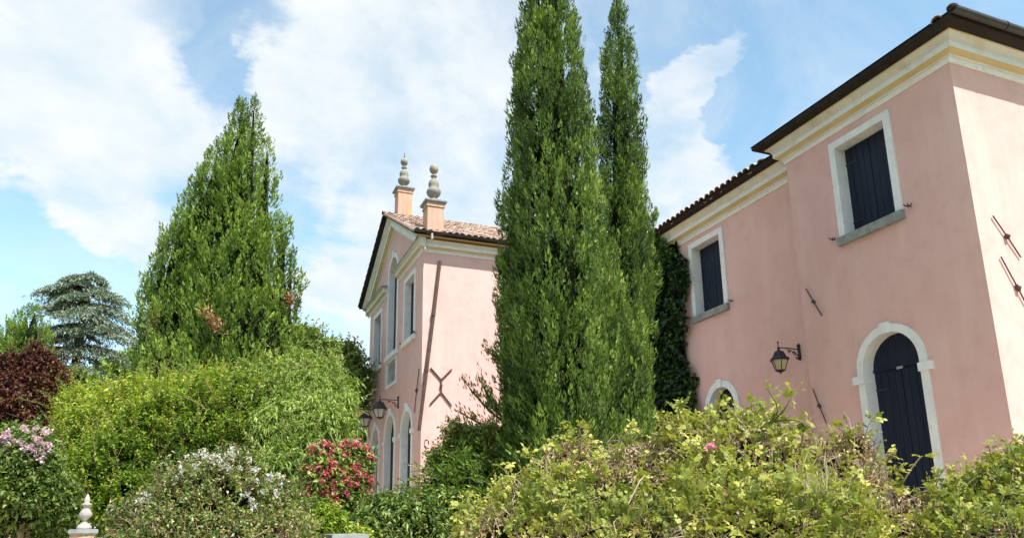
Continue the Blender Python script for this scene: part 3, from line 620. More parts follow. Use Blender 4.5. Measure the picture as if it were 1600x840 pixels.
def leaves(P, D, L_, Wd, fold=.18, droop=.0, up=None):
    """kite-shaped folded leaves: returns verts, tris"""
    n = len(P); D = unit(D); ref = np.tile([0, 0, 1.0], (n, 1)) if up is None else up
    ref = ref+rng.normal(0, .45, (n, 3)); S_ = unit(np.cross(D, ref)); Nn = np.cross(S_, D)
    L_ = np.broadcast_to(L_, n)[:, None]; Wd = np.broadcast_to(Wd, n)[:, None]
    mid = P+D*L_*.45; a = mid+S_*Wd*.5+Nn*fold*Wd; b = mid-S_*Wd*.5+Nn*fold*Wd
    tip = P+D*L_-np.array([0, 0, 1.0])*L_*droop
    V = np.stack([P, a, tip, b], 1).reshape(-1, 3); i = np.arange(n)*4
    Fc = np.concatenate([np.stack([i, i+1, i+2], 1), np.stack([i, i+2, i+3], 1)]); return V, Fc
def slivers(P, D, L_, Wd, up):
    n = len(P); D = unit(D); ref = up+rng.normal(0, .22, (n, 3)); S_ = unit(np.cross(D, ref)); L_ = np.broadcast_to(L_, n)[:, None]; Wd = np.broadcast_to(Wd, n)[:, None]
    V = np.stack([P+S_*Wd*.5, P+D*L_, P-S_*Wd*.5], 1).reshape(-1, 3); return V, np.arange(n*3).reshape(-1, 3)
def rdir(n): return unit(rng.normal(size=(n, 3)))
def spires(specs, tufts, tuft_len, nl=14, lw=.16, seedo=0.0, lean=.38, bump=.26, open_=.0):
    """union of flame-shaped spires. spec = (x, y, ztop, zbase, R, tm)"""
    out = []; area = np.array([s[4]*(s[2]-s[3])*(s[6] if len(s) > 6 else 1) for s in specs]); cnt = (area/area.sum()*tufts).astype(int)
    def rad(s, t): return s[4]*np.where(t < s[5], (np.maximum(t, 0)/s[5])**.72, 1.0-.25*((t-s[5])/(1-s[5]+1e-6))**2)
    for si, s in enumerate(specs):
        n = cnt[si]; t = rng.random(n*3); keep = rng.random(n*3) < (rad(s, t)/s[4]*.85+.22); t = t[keep][:n]; n = len(t)
        # finer tufts where the photo sees them: the far side is thinned
        ang = rng.random(n)*2*np.pi; z = s[2]-t*(s[2]-s[3]); r = rad(s, t)
        u = np.stack([np.cos(ang), np.sin(ang), np.zeros(n)], 1); c = np.array([s[0], s[1], 0])+np.zeros((n, 3))+(CR*np.array([1, 1, 0]))[None]*(s[7]*t)[:, None]; c[:, 2] = z
        lump = pn(np.stack([np.cos(ang)*2.2*s[4]*2, np.sin(ang)*2.2*s[4]*2, z*.55], 1), 1.6, si*3.1+seedo); l2 = pn(c+u*r[:, None], 3.4, si+seedo)
        l3 = pn(c+u*r[:, None], 7.5/tuft_len*.3, si*2+seedo); rr = r*(1+.13*lump+.08*l2)+np.minimum(bump, .34*r)*(l3-.10)+rng.normal(0, .03, n)-rng.random(n)**3*.3*np.minimum(r, .8)
        p = c+u*rr[:, None]; far = (u @ _f > .45) & (rng.random(n) < .5); ok = ~far
        for sj, q in enumerate(specs):
            if sj == si: continue
            tj = (q[2]-p[:, 2])/(q[2]-q[3]); rj = np.where((tj > 0) & (tj < 1), rad(q, np.clip(tj, 0, 1)), 0)
            ok &= np.hypot(p[:, 0]-q[0]-CR[0]*q[7]*tj, p[:, 1]-q[1]-CR[1]*q[7]*tj) > rj*.88-.05
        if open_: ok &= ~((l3 < -.18) & (rng.random(n) < open_) & (t > .06))
        out.append((p[ok], u[ok], t[ok]))
    p = np.concatenate([a for a, _, _ in out]); u = np.concatenate([a for _, a, _ in out]); t = np.concatenate([a for _, _, a in out]); n = len(p)
    ax = unit(np.array([0, 0, 1.0])+u*lean*(.4+rng.random((n, 1)))+rng.normal(0, .13, (n, 3)))
    s = tuft_len*(.6+.9*rng.random(n)**1.5)*(.55+.45*np.minimum(t*6, 1))*(1+.38*pn(p, 1.9, seedo+11))
    # slivers
    k = np.tile(np.arange(nl), n); pi = np.repeat(np.arange(n), nl); tt = (k+rng.random(n*nl))/nl
    A = ax[pi]; rd = rdir(n*nl); rd = unit(rd-(rd*A).sum(1, keepdims=True)*A+u[pi]*.35)
    S_ = s[pi][:, None]; wdt = np.sin(np.clip(tt, .02, 1)*np.pi*.9+.25)[:, None]
    P = p[pi]+A*S_*(tt[:, None]-.25)*.95+rd*S_*.20*wdt
    D = A*1.0+rd*.42*wdt+rng.normal(0, .12, (n*nl, 3))
    L_ = s[pi]*.19*(.6+.8*rng.random(n*nl)); base = rng.random(n)*.55+.22*pn(p, 1.1, 5+seedo)
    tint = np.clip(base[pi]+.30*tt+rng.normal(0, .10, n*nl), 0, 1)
    V, Fc = slivers(P, D, L_, L_*lw*2.6, rd)
    return V, Fc, np.repeat(tint, 3), p, u
def core_spires(T, specs, mat, k=.56):  # solid dark cones added inside the crown, painted shade behind the tufts
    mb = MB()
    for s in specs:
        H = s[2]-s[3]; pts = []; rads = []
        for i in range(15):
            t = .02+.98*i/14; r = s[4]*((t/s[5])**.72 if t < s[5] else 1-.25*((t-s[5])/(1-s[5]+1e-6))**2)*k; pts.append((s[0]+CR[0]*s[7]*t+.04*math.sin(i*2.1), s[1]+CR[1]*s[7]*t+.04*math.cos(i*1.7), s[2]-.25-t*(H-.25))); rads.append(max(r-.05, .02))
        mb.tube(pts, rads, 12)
    mb.build('shade_core', mat, T)
def trunk(T, base, top, r0, r1, limbs=0, mat='bark', name='trunk', spread=1.0, zl=(.4, .9)):
    mb = MB(); b = Vector([float(v) for v in base]); t = Vector([float(v) for v in top]); n = 7
    mb.tube([b.lerp(t, i/n)+Vector((math.sin(i*1.3)*r0*.3, math.cos(i*1.9)*r0*.3, 0)) for i in range(n+1)], [r0+(r1-r0)*i/n for i in range(n+1)], 9)
    for i in range(limbs):
        q = b.lerp(t, random.uniform(*zl)); a = random.uniform(0, 2*math.pi); L_ = spread*random.uniform(.5, 1)
        mb.tube([q, q+Vector((math.cos(a)*L_*.5, math.sin(a)*L_*.5, L_*.35)), q+Vector((math.cos(a)*L_, math.sin(a)*L_, L_*.9))], [r0*.4, r0*.25, r0*.08], 6)
    mb.build(name, M[mat], T)
def spx(px, py, d, Rpx, basez=-.2, tm=.5, lean=0.0, w=1):
    c = at(px, py, d); return (c[0], c[1], c[2], basez, Rpx*d/FPX, tm, w, lean)
M['core_green'] = mat_noise('dark_green_shade_core', (.014, .022, .009), (.007, .010, .005), 14, rough=1, spec=0, bump=1, bscale=18, bdist=.08)  # conifer core, almost black so its colour gives the shade between tufts
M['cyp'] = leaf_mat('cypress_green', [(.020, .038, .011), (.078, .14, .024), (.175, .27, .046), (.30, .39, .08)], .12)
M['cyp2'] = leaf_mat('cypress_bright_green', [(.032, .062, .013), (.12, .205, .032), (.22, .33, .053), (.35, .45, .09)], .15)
M['dead'] = leaf_mat('dead_brown_sprays', [(.22, .12, .06), (.42, .26, .14), (.5, .36, .22)], .2)
def conifer(name, label, specs, tufts, tl, mat, seedo, nl=14, dead=None, tr=.35, lean=.38, lw=.16, open_=0.0, group=None, bump=.36):
    s0 = specs[0]; T = Thing(name, label, 'cypress' if 'cypress' in name else 'conifer', (s0[0], s0[1], gz(s0[0], s0[1])), group)
    V, Fc, tint, p, u = spires(specs, tufts, tl, nl, lw, seedo, lean, bump, open_=open_)
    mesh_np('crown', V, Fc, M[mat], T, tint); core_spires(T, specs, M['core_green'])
    trunk(T, (s0[0]+CR[0]*s0[7], s0[1]+CR[1]*s0[7], gz(s0[0], s0[1])-.1), (s0[0], s0[1], s0[2]-.8), tr*.5, .03)
    for (px, py, d, rx, ry, ang) in (dead or []):
        n = 260; c = at(px, py, d); g = rng.normal(0, 1, (n, 3))*np.array([rx, rx*.6, ry])*d/FPX*.5
        off = g[:, 0:1]*CR*math.cos(ang)+g[:, 2:3]*(CU*math.cos(ang)+CR*math.sin(ang))-_f*(g[:, 1:2])
        V, Fc = leaves(c+off, rdir(n)+np.array([0, 0, .6])+CR*math.sin(ang), .09*d/15, .03*d/15); mesh_np('dead_spray', V, Fc, M['dead'], T, np.repeat(rng.random(n), 4))
    return T
# big central cypress cluster (several leaders), the slim one behind it, and a small one by the wing
big = [spx(853, -170, 14, 52, tm=.45, w=1.2), spx(838, -70, 13.8, 34, tm=.6), spx(866, -60, 13.6, 24, tm=.5), spx(896, 62, 14.2, 15, tm=.45), spx(802, 236, 14.0, 18, tm=.2), spx(822, 60, 13.9, 32, tm=.6), spx(822, 290, 13.6, 36, tm=.3), spx(896, 130, 13.8, 27, tm=.6), spx(868, 200, 13.2, 50, tm=.55),
       spx(919, 270, 13.7, 38, tm=.6, lean=-.1), spx(956, 385, 13.9, 32, tm=.5, lean=-.1), spx(958, 470, 13.5, 38, tm=.45), spx(800, 360, 13.9, 20, tm=.3), spx(850, 400, 13.0, 42, tm=.4), spx(905, 430, 13.0, 46, tm=.35), spx(972, 545, 13.4, 28, tm=.4)]
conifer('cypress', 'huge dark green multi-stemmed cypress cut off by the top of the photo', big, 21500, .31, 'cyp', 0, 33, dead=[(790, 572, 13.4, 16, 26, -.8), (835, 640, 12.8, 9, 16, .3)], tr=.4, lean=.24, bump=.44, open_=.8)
slim = [spx(965, -4, 16, 27, tm=.24, w=1.6, lean=-.36), spx(979, 108, 16, 15, tm=.22, lean=-.3), spx(950, 140, 15.9, 18, tm=.4, lean=-.2), spx(968, 330, 15.8, 24, tm=.5, lean=-.1), spx(966, 240, 15.8, 24, tm=.5, lean=-.2)]
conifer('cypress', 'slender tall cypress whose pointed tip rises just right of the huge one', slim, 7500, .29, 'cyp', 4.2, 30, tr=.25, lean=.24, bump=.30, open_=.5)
small = [spx(1004, 283, 17, 17, tm=.12, lean=-.5), spx(992, 390, 16.8, 18, tm=.4, lean=-.3)]
conifer('cypress', 'small rounded cypress tip peeping out beside the wing eave', small, 1700, .30, 'cyp', 8.2, 30, tr=.15)
left = [spx(398, 150, 24, 36, tm=.55, w=1.3), spx(378, 158, 24.2, 60, tm=.65, w=1.3), spx(419, 214, 24.0, 30, tm=.33), spx(340, 222, 24.0, 39, tm=.26), spx(356, 205, 24.2, 42, tm=.5), spx(318, 258, 24.1, 36, tm=.26), spx(300, 296, 23.8, 39, tm=.26), spx(284, 332, 24.2, 34, tm=.26), spx(330, 290, 23.6, 42, tm=.5),
        spx(258, 374, 24.2, 24, tm=.26), spx(443, 340, 24, 26, tm=.26), spx(455, 390, 24, 17, tm=.26), spx(350, 300, 23.4, 54, tm=.5), spx(395, 270, 23.4, 49, tm=.5), spx(305, 400, 23, 54, tm=.4), spx(418, 400, 23.1, 49, tm=.4), spx(254, 465, 23.8, 24, tm=.26), spx(365, 420, 22.7, 61, tm=.4), spx(275, 480, 23.2, 42, tm=.4), spx(440, 500, 23.4, 32, tm=.4), spx(405, 520, 22.6, 49, tm=.4), spx(322, 520, 22.6, 54, tm=.4)]
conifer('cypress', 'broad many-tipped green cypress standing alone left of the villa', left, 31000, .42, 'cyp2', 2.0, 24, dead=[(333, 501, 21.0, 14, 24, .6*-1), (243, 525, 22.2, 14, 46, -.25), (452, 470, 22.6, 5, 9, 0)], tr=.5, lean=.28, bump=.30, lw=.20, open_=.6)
fl = [spx(56, 474, 34, 36, tm=.35), spx(42, 480, 34, 40, tm=.35), spx(14, 502, 34, 44, tm=.4), spx(-15, 525, 34, 50, tm=.4), spx(70, 500, 34.5, 24, tm=.3), spx(30, 520, 33, 40, tm=.4)]
conifer('conifer', 'pointed bright green conifer at the far left edge behind the purple-leaved tree', fl, 8000, .5, 'cyp2', 6.0, 26, tr=.3, lean=.42, bump=.15)
# loose side sprays of the cypress against the lit wall
def side_sprays():
    T = Thing('juniper', 'straggly olive juniper sprays against the lit villa wall left of the huge cypress', 'juniper', (*at(770, 700, 15)[:2], gz(0, 15)))
    tw = MB(); PP = []; DD = []; b0 = at(790, 700, 13.4)
    for (x0, y0, x1, y1, bend) in ((790, 660, 724, 592, 0), (788, 655, 748, 588, 1), (788, 668, 715, 640, 0), (785, 640, 762, 615, 1), (792, 690, 700, 655, 1), (792, 560, 758, 542, 1)):
        a = at(x0, y0, 13.4); c = at(x1, y1, 13.5); m = (a+c)/2-np.array([0, 0, .16])
        pts = [(1-t)**2*a+2*t*(1-t)*m+t*t*c for t in np.linspace(0, 1, 9)]; tw.tube([Vector(p) for p in pts], [.03-.0028*i for i in range(9)], 5)
        for i in range(2, 9):
            for _ in range(24): PP.append(pts[i]+rng.normal(0, .05, 3)*np.array([1, 1, 1.3])-(pts[i]-pts[i-1])*rng.random()); DD.append(unit(pts[i]-pts[i-1])*.7+np.array([0, 0, .8])+rng.normal(0, .3, 3))
    a = b0; tw.tube([Vector((a[0], a[1], gz(0, 15))), Vector(a), Vector(at(788, 640, 13.4))], [.08, .06, .03], 6)
    tw.build('branch', M['bark'], T); PP = np.array(PP); V, Fc = leaves(PP, np.array(DD), .10, .028)
    mesh_np('sprays', V, Fc, M['spray'], T, np.repeat(rng.random(len(PP)), 4))
def blobs(specs):                        # (px, py, rx, ry, depth[, rz factor])
    out = []
    for s in specs:
        c = at(s[0], s[1], s[4]); out.append((c, np.array([s[2], s[2]*(s[5] if len(s) > 5 else .9), s[3]])*s[4]/FPX))
    return out
def foliage(bl, n, per, spr, ll, lw, noise=.16, ns=1.0, up=.35, spread=.75, droop=.1, seedo=0.0, tsc=.9, inner=.25, fold=.18, thin=.55, gap=0.0, lowz=-1.2):
    """sprigs over the surface of a union of ellipsoids; per leaves each on a twig of length spr"""
    ar = np.array([(r[0]*r[2]+r[1]*r[2]+r[0]*r[1]) for c, r in bl]); k = (ar/ar.sum()*n).astype(int); PP = []; NN = []
    for i, (c, r) in enumerate(bl):
        u = rdir(k[i]); sc_ = 1+noise*pn(c+u*r, ns/np.mean(r)*1.2, seedo+i)+noise*.7*pn(c+u*r, 3.2*ns/np.mean(r), seedo+i*2)
        sc_ = sc_-(rng.random(k[i])**2)*inner; p = c+u*r*sc_[:, None]; nn = unit(u/r)
        ok = ~((u @ _f > .35) & (rng.random(k[i]) < thin)) & (p[:, 2] > lowz)
        if gap: ok &= ~(pn(p, 2.6*ns, seedo+9) < -1+gap*1.1)
        for j, (c2, r2) in enumerate(bl):
            if j != i: ok &= (((p-c2)/r2)**2).sum(1) > .74
        PP.append(p[ok]); NN.append(nn[ok])
    p = np.concatenate(PP); nn = np.concatenate(NN); m = len(p)
    ax = unit(nn+np.array([0, 0, up])+rng.normal(0, .45, (m, 3))); s = spr*(.5+rng.random(m))
    idx = np.repeat(np.arange(m), per); tt = (np.tile(np.arange(per), m)+rng.random(m*per))/per
    A = ax[idx]; rd = rdir(m*per); rd = unit(rd-(rd*A).sum(1, keepdims=True)*A)
    P = p[idx]+A*s[idx][:, None]*(tt[:, None]-.35); D = A*(1-spread)+rd*spread+nn[idx]*.15
    L_ = ll*(.6+.7*rng.random(m*per)); base = .5+.36*pn(p, tsc, seedo+3)+rng.normal(0, .14, m)
    tint = np.clip(base[idx]+.16*(tt-.5)+rng.normal(0, .11, m*per), 0, 1)
    V, Fc = leaves(P, D, L_, L_*lw, fold, droop); return V, Fc, np.repeat(tint, 4), p, ax, s
def clumps(bl, m, k=.42, core=.80):
    out = []
    for c, r in bl:
        out.append((c, r*core))
        for u in rdir(m):
            if u[2] < -.55 or u @ _f > .6: continue
            kk = k*random.uniform(.65, 1.25); out.append((c+u*r*(1.02-kk*.55)*random.uniform(.92, 1.06), np.array([np.mean(r[:2])]*2+[r[2]*.6+np.mean(r[:2])*.4])*kk))
    return out
def wands(T, p, ax, n, L_, nleaf, ll, lw, mat, droop=.25, top=.0, name='leafy_shoots'):
    """stray leafy shoots that stand out of the crown"""
    i = rng.permutation(np.where(ax[:, 2] > top)[0])[:n]; m = len(i); d = unit(ax[i]*.8+np.array([0, 0, .75])+rng.normal(0, .25, (m, 3))); L = L_*(.4+.8*rng.random(m)); idx = np.repeat(np.arange(m), nleaf); t = (np.tile(np.arange(nleaf), m)+rng.random(m*nleaf)*.6)/nleaf
    side = rdir(m*nleaf); side = unit(side-(side*d[idx]).sum(1, keepdims=True)*d[idx]); P = p[i][idx]+d[idx]*(L[idx]*t)[:, None]-np.array([0, 0, 1.0])*(droop*L[idx]*t*t)[:, None]
    V, Fc = leaves(P, d[idx]*.55+side*.75, ll*(1.15-.6*t)*(.7+.5*rng.random(m*nleaf)), ll*lw*(1.15-.6*t), .18, .15); tb = .45+.25*rng.normal(size=m)
    mesh_np(name, V, Fc, M[mat], T, np.repeat(np.clip(tb[idx]+.3*t, 0, 1), 4))
    mb = MB()
    for k in range(m):
        a = p[i[k]]; mb.tube([Vector(a), Vector(a+d[k]*L[k]*.5-np.array([0, 0, .25*droop*L[k]])), Vector(a+d[k]*L[k]-np.array([0, 0, droop*L[k]]))], [.006, .004, .002], 3, cap=False)
    mb.build('shoot_stems', M['twig'], T, kind='stuff')
def core_blobs(T, bl, k=.78, mat='core'):  # solid dark blobs added inside, painted shade for gaps between leaves
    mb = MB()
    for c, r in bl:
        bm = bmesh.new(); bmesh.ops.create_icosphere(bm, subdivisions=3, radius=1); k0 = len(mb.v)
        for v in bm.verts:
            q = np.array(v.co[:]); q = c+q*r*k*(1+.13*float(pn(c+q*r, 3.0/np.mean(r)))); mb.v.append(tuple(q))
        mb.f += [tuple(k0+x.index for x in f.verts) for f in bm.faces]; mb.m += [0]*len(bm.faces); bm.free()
    mb.build('shade_core', M[mat], T)
def twig_mesh(T, p, ax, s, mat='twig', rad=.004, name='twigs', n=900, L_=1.6):
    i = rng.permutation(len(p))[:n]; mb = MB()
    for k in i:
        a = p[k]-ax[k]*s[k]*L_; b = p[k]+ax[k]*s[k]*.6; m = (a+b)/2+rng.normal(0, .06, 3)*s[k]
        mb.tube([Vector(a), Vector(m), Vector(b)], [rad*1.5, rad, rad*.5], 4, cap=False)
    mb.build(name, M[mat], T, kind='stuff')
def stems(T, c, n, spread, ztop, r=.03, mat='twig'):
    mb = MB(); g = T.loc[2]
    for i in range(n):
        a = random.uniform(0, 2*math.pi); q = random.uniform(.2, 1)*spread
        mb.tube([(T.loc[0]+math.cos(a)*q*.3, T.loc[1]+math.sin(a)*q*.3, g-.05), (T.loc[0]+math.cos(a)*q*.6, T.loc[1]+math.sin(a)*q*.6, g+(ztop-g)*.5), (T.loc[0]+math.cos(a)*q, T.loc[1]+math.sin(a)*q, ztop)], [r, r*.8, r*.4], 6)
    mb.build('stems', M[mat], T)
def shrub(name, label, cat, specs, mat, n, per, spr, ll, lw, core=.78, stem=True, twigs=0, twig_mat='twig', tw_rad=.004, clump=0, ck=.42, wand=None, **kw):
    bl = blobs(specs); b0 = bl
    if clump: bl = clumps(bl, clump, ck)
    c = bl[0][0]; T = Thing(name, label, cat, (c[0], c[1], gz(c[0], c[1])))
    V, Fc, tint, p, ax, s = foliage(bl, n, per, spr, ll, lw, **kw)
    mesh_np('foliage', V, Fc, M[mat], T, tint)
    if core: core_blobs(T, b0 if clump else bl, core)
    if wand: wands(T, p, ax, wand[0], wand[1], wand[2], wand[3] if len(wand) > 3 else ll, wand[4] if len(wand) > 4 else lw, mat)
    if stem: stems(T, c, 7, max(bl[0][1][0]*.6, .2), c[2], .035)
    if twigs: twig_mesh(T, p, ax, s, twig_mat, tw_rad, n=twigs)
    return T, bl, p, ax
def blossoms(T, P, r, n, mat, name='flower_head', lab=None, sx=1.0, sz=1.3, pet=.02, kind=None, maxobj=60):
    """each flower head a part: a loose cluster of small petals"""
    protos = []
    for k in range(5):
        g = rng.normal(0, 1, (n, 3)); g = unit(g)*(rng.random((n, 1))**.5)*np.array([r*sx, r*sx, r*sz]); V, Fc = leaves(g, rdir(n)+np.array([0, 0, .3]), pet*1.3, pet*1.2, .2)
        me = bpy.data.meshes.new(name); me.from_pydata(V.tolist(), [], Fc.tolist()); me.materials.append(M[mat])
        a = me.attributes.new('tint', 'FLOAT', 'POINT'); a.data.foreach_set('value', np.repeat(rng.random(n), 4).astype(np.float32)); protos.append(me)
    for i, q in enumerate(P):
        o = link(name, protos[i % 5], T.o); o.location = Vector([float(v) for v in (q-T.loc)]); o.rotation_euler = (random.uniform(-.5, .5), random.uniform(-.5, .5), random.uniform(0, 6)); o.scale = (random.uniform(.7, 1.25),)*3
M['bush'] = leaf_mat('yellow_green_leaves', [(.038, .085, .012), (.135, .22, .026), (.26, .36, .04), (.48, .52, .08)], .3)
M['peach'] = leaf_mat('fresh_narrow_leaves', [(.065, .12, .03), (.17, .26, .06), (.30, .40, .10), (.44, .53, .19)], .3)
M['dark'] = leaf_mat('dark_glossy_leaves', [(.020, .048, .014), (.060, .115, .026), (.13, .20, .045), (.26, .31, .07)], .2, .4, .4)
M['far'] = leaf_mat('mid_green_leaves', [(.06, .11, .03), (.14, .22, .06), (.23, .33, .09), (.33, .43, .13)], .3)
M['plum'] = leaf_mat('dark_purple_leaves', [(0.026, 0.01, 0.01), (0.078, 0.026, 0.023), (0.143, 0.055, 0.043), (0.195, 0.13, 0.058)], .15)
M['olive'] = leaf_mat('olive_dry_leaves', [(.06, .075, .02), (.14, .165, .04), (.25, .25, .06), (.38, .28, .14)], .25)
M['rose'] = leaf_mat('rose_leaves', [(.075, .12, .024), (.235, .28, .05), (.42, .42, .095), (.54, .48, .15)], .3, .45, .3)
M['rosered'] = leaf_mat('reddish_rose_leaves', [(.06, .12, .03), (.13, .22, .04), (.25, .28, .06), (.42, .20, .12)], .3)
M['dry'] = leaf_mat('dry_curled_leaves', [(.14, .08, .05), (.32, .20, .12), (.50, .37, .25), (.64, .56, .42)], .25)
M['ivy'] = leaf_mat('dark_ivy_leaves', [(.008, .018, .006), (.016, .036, .011), (.05, .11, .022), (.11, .19, .04)], .12, .45, .3)
M['spray'] = leaf_mat('pale_olive_sprays', [(.12, .13, .04), (.22, .24, .07), (.34, .33, .11)], .25)
M['straw'] = leaf_mat('pale_straw', [(.36, .30, .18), (.52, .46, .30), (.62, .58, .42)], .3)
M['red'] = leaf_mat('crimson_petals', [(.60, .07, .16), (.76, .15, .27), (.82, .30, .38)], .25)
M['white_fl'] = leaf_mat('white_petals', [(.44, .42, .42), (.58, .56, .58), (.70, .69, .70)], .25)
M['lilac'] = leaf_mat('lilac_petals', [(.50, .30, .46), (.66, .46, .60), (.8, .68, .75)], .25)
M['pinkfl'] = leaf_mat('pink_petals', [(.75, .28, .50), (.85, .42, .62)], .25)
M['yellow_fl'] = leaf_mat('pale_yellow_leaves', [(.50, .48, .12), (.62, .60, .22)], .3)
M['orange_fl'] = leaf_mat('orange_petals', [(.75, .25, .08), (.85, .38, .16)], .3)
M['cedar'] = leaf_mat('blue_cedar_needles', [(.065, .09, .07), (.17, .22, .165), (.30, .36, .285), (.42, .49, .40)], .1)
side_sprays()
# blue cedar in tiers
def cedar():
    D_ = 38; c = at(118, 560, D_); T = Thing('cedar', 'blue-grey cedar with layered drooping branches and open dark trunk', 'cedar', (c[0], c[1], gz(c[0], c[1])))
    k = D_/FPX; tz = at(118, 408, D_)[2]; trunk(T, (c[0], c[1], T.loc[2]), (c[0]+.1, c[1], tz-.4), .42, .08)
    br = MB(); PP = []; DD = []; UU = []
    arms = [(432, -1, 24), (430, 1, 22), (436, 0, 14), (446, -1, 46), (452, -1, 70), (455, 1, 46), (462, 1, 60), (468, .3, 34), (474, -.3, 30), (482, -.9, 54), (488, 1, 70), (496, .7, 56), (494, .1, 36), (516, -1, 60), (512, .9, 84), (524, 1, 94), (528, -.8, 52), (530, .4, 62), (536, -.1, 44), (556, 1, 84), (560, -.9, 60), (562, .3, 56), (586, -1, 62), (590, .8, 74), (600, -.2, 52), (612, .5, 60)]
    for (py, sd_, ext) in arms:
        z0 = at(118, py-8, D_)[2]; fh = unit(np.array([_f[0], _f[1], 0])); rh = unit(np.array([CR[0], CR[1], 0]))
        for b in range(3):
            back = -1 if b < 2 else 1; q_ = math.sqrt(max(1-sd_*sd_, 0))
            d = rh*sd_+fh*back*q_; az = math.atan2(d[1], d[0])+(b-1)*random.uniform(.25, .5); d = np.array([math.cos(az), math.sin(az), 0]); L_ = k*ext*random.uniform(.85, 1.0)*(1 if b == 1 else .82)/max(.55, abs(float(d @ rh)))*max(.55, abs(sd_))
            base = np.array([c[0], c[1], z0+random.uniform(-.12, .12)]); rise = .16*L_; pts = []
            for t in np.linspace(0, 1, 9): pts.append(base+d*L_*t+np.array([0, 0, rise*math.sin(t*2.2)-.26*L_*t*t]))
            br.tube([Vector(p) for p in pts], [.09*(1-t*.85)+.01 for t in np.linspace(0, 1, 9)], 5)
            sd = np.cross(d, [0, 0, 1.0])
            for i in range(2, 9):
                t = i/8; wid = L_*.24*math.sin(min(t*1.1, 1)*math.pi*.8)+.12
                for q in range(8):
                    off = random.uniform(-1, 1); a0 = pts[i]+d*random.uniform(-.5, .5)*L_/8
                    pc = a0+sd*off*wid+np.array([0, 0, -abs(off)**1.6*wid*.35+random.uniform(-.03, .05)])
                    tw = unit(d*.55+sd*off*.7+np.array([0, 0, -.25-.3*abs(off)])); tl_ = .35+.35*abs(off)
                    for _ in range(14): w_ = random.random(); PP.append(pc+tw*w_*tl_+rng.normal(0, .025, 3)); DD.append(tw*.7+rng.normal(0, .4, 3)+np.array([0, 0, .15])); UU.append(.42+.22*random.gauss(0, 1)+.2*w_)
    br.build('branches', M['bark'], T); PP = np.array(PP); V, Fc = leaves(PP, np.array(DD), .17, .05, .1)
    mesh_np('needles', V, Fc, M['cedar'], T, np.repeat(np.clip(np.array(UU), 0, 1), 4))
cedar()
shrub('tree', 'bright green tree showing behind the cedar on its right side', 'tree', [(200, 580, 22, 26, 44), (175, 600, 30, 36, 44), (150, 640, 50, 40, 44), (215, 610, 18, 30, 44)], 'far', 2600, 9, .5, .26, .5, gap=.2)
shrub('tree', 'distant green tree filling the gap low against the left edge of the villa', 'tree', [(545, 715, 60, 60, 40), (590, 740, 40, 60, 40)], 'far', 2600, 9, .5, .24, .5, gap=.15)
shrub('shade_shrub', 'dark shadowy shrub under the cedar beside the purple-leaved tree', 'shrub', [(140, 640, 40, 44, 30), (110, 620, 20, 40, 30)], 'dark', 1800, 9, .4, .2, .5)
shrub('purple_tree', 'dark purple-leaved tree at the left edge below the cedar', 'tree', [(45, 645, 56, 66, 19), (82, 600, 20, 38, 19), (15, 605, 24, 44, 19.3), (50, 585, 18, 38, 19.2), (66, 580, 14, 34, 19), (28, 600, 16, 36, 19), (-20, 630, 40, 60, 19), (92, 650, 18, 50, 19)], 'plum', 8500, 10, .28, .09, .62, clump=14, ck=.36, wand=(160, .7, 16), gap=.12, noise=.25, up=1.0, twigs=250, tw_rad=.006)
shrub('tree', 'loose airy tree with sky showing through, between the broad cypress and the villa', 'tree', [(490, 590, 60, 60, 29), (535, 600, 36, 50, 29), (455, 570, 34, 46, 28), (520, 570, 14, 30, 29.3), (548, 575, 9, 36, 29.3), (476, 540, 20, 26, 28), (563, 610, 12, 40, 29.2), (500, 555, 12, 24, 29)], 'far', 6000, 9, .5, .18, .5, core=0, clump=10, ck=.30, wand=(300, 1.1, 20), gap=.40, inner=.5, noise=.3, twigs=300, tw_rad=.012)
shrub('peach_tree', 'fresh green tree with drooping narrow leaves beside the villa facade', 'tree', [(450, 690, 48, 50, 12.8), (505, 665, 34, 40, 12.6), (526, 655, 22, 34, 13.0), (440, 640, 40, 40, 13.4), (492, 620, 36, 32, 13.6), (470, 610, 30, 30, 13.8), (525, 622, 24, 26, 13.8), (455, 755, 50, 50, 12.0), (420, 700, 30, 50, 12.6), (495, 700, 30, 30, 12.4), (410, 610, 30, 30, 14.2), (480, 585, 20, 26, 14.2), (450, 590, 22, 26, 14.4), (512, 592, 16, 26, 14), (530, 612, 14, 24, 14)], 'peach', 11000, 10, .26, .11, .24, core=.7, clump=14, ck=.40, wand=(330, .7, 20), droop=.5, noise=.25, gap=.2, inner=.4, twigs=250, tw_rad=.006)
T, bl, p, ax = shrub('flowering_shrub', 'red and pink blossoming shrub at the foot of the villa facade', 'flowering shrub', [(532, 760, 36, 46, 10.9), (512, 742, 26, 36, 10.8), (552, 735, 20, 36, 11.0)], 'dark', 3600, 9, .22, .09, .5, gap=.1)
sel = [q+a*.14 for q, a in zip(p, ax) if a @ _f < .15 and q[2] > at(530, 785, 10.9)[2]]; random.shuffle(sel); blossoms(T, sel[:120], .058, 32, 'red', pet=.028)
T, bl, p, ax = shrub('hedge', 'large rounded yellow-green hedge filling the left middle of the garden', 'hedge',
    [(330, 690, 110, 88, 13.5), (190, 690, 80, 70, 13.5), (250, 650, 70, 52, 14), (390, 650, 52, 54, 14), (130, 650, 42, 42, 14), (350, 622, 55, 34, 14.5), (120, 740, 50, 70, 13), (210, 770, 110, 80, 12.5), (400, 730, 60, 80, 13.4), (290, 618, 40, 30, 14.5), (200, 625, 34, 26, 14.2)],
    'bush', 26000, 10, .20, .066, .46, core=.72, clump=22, ck=.34, wand=(820, .68, 22), noise=.22, ns=1.2, up=.8, gap=.12, twigs=300)
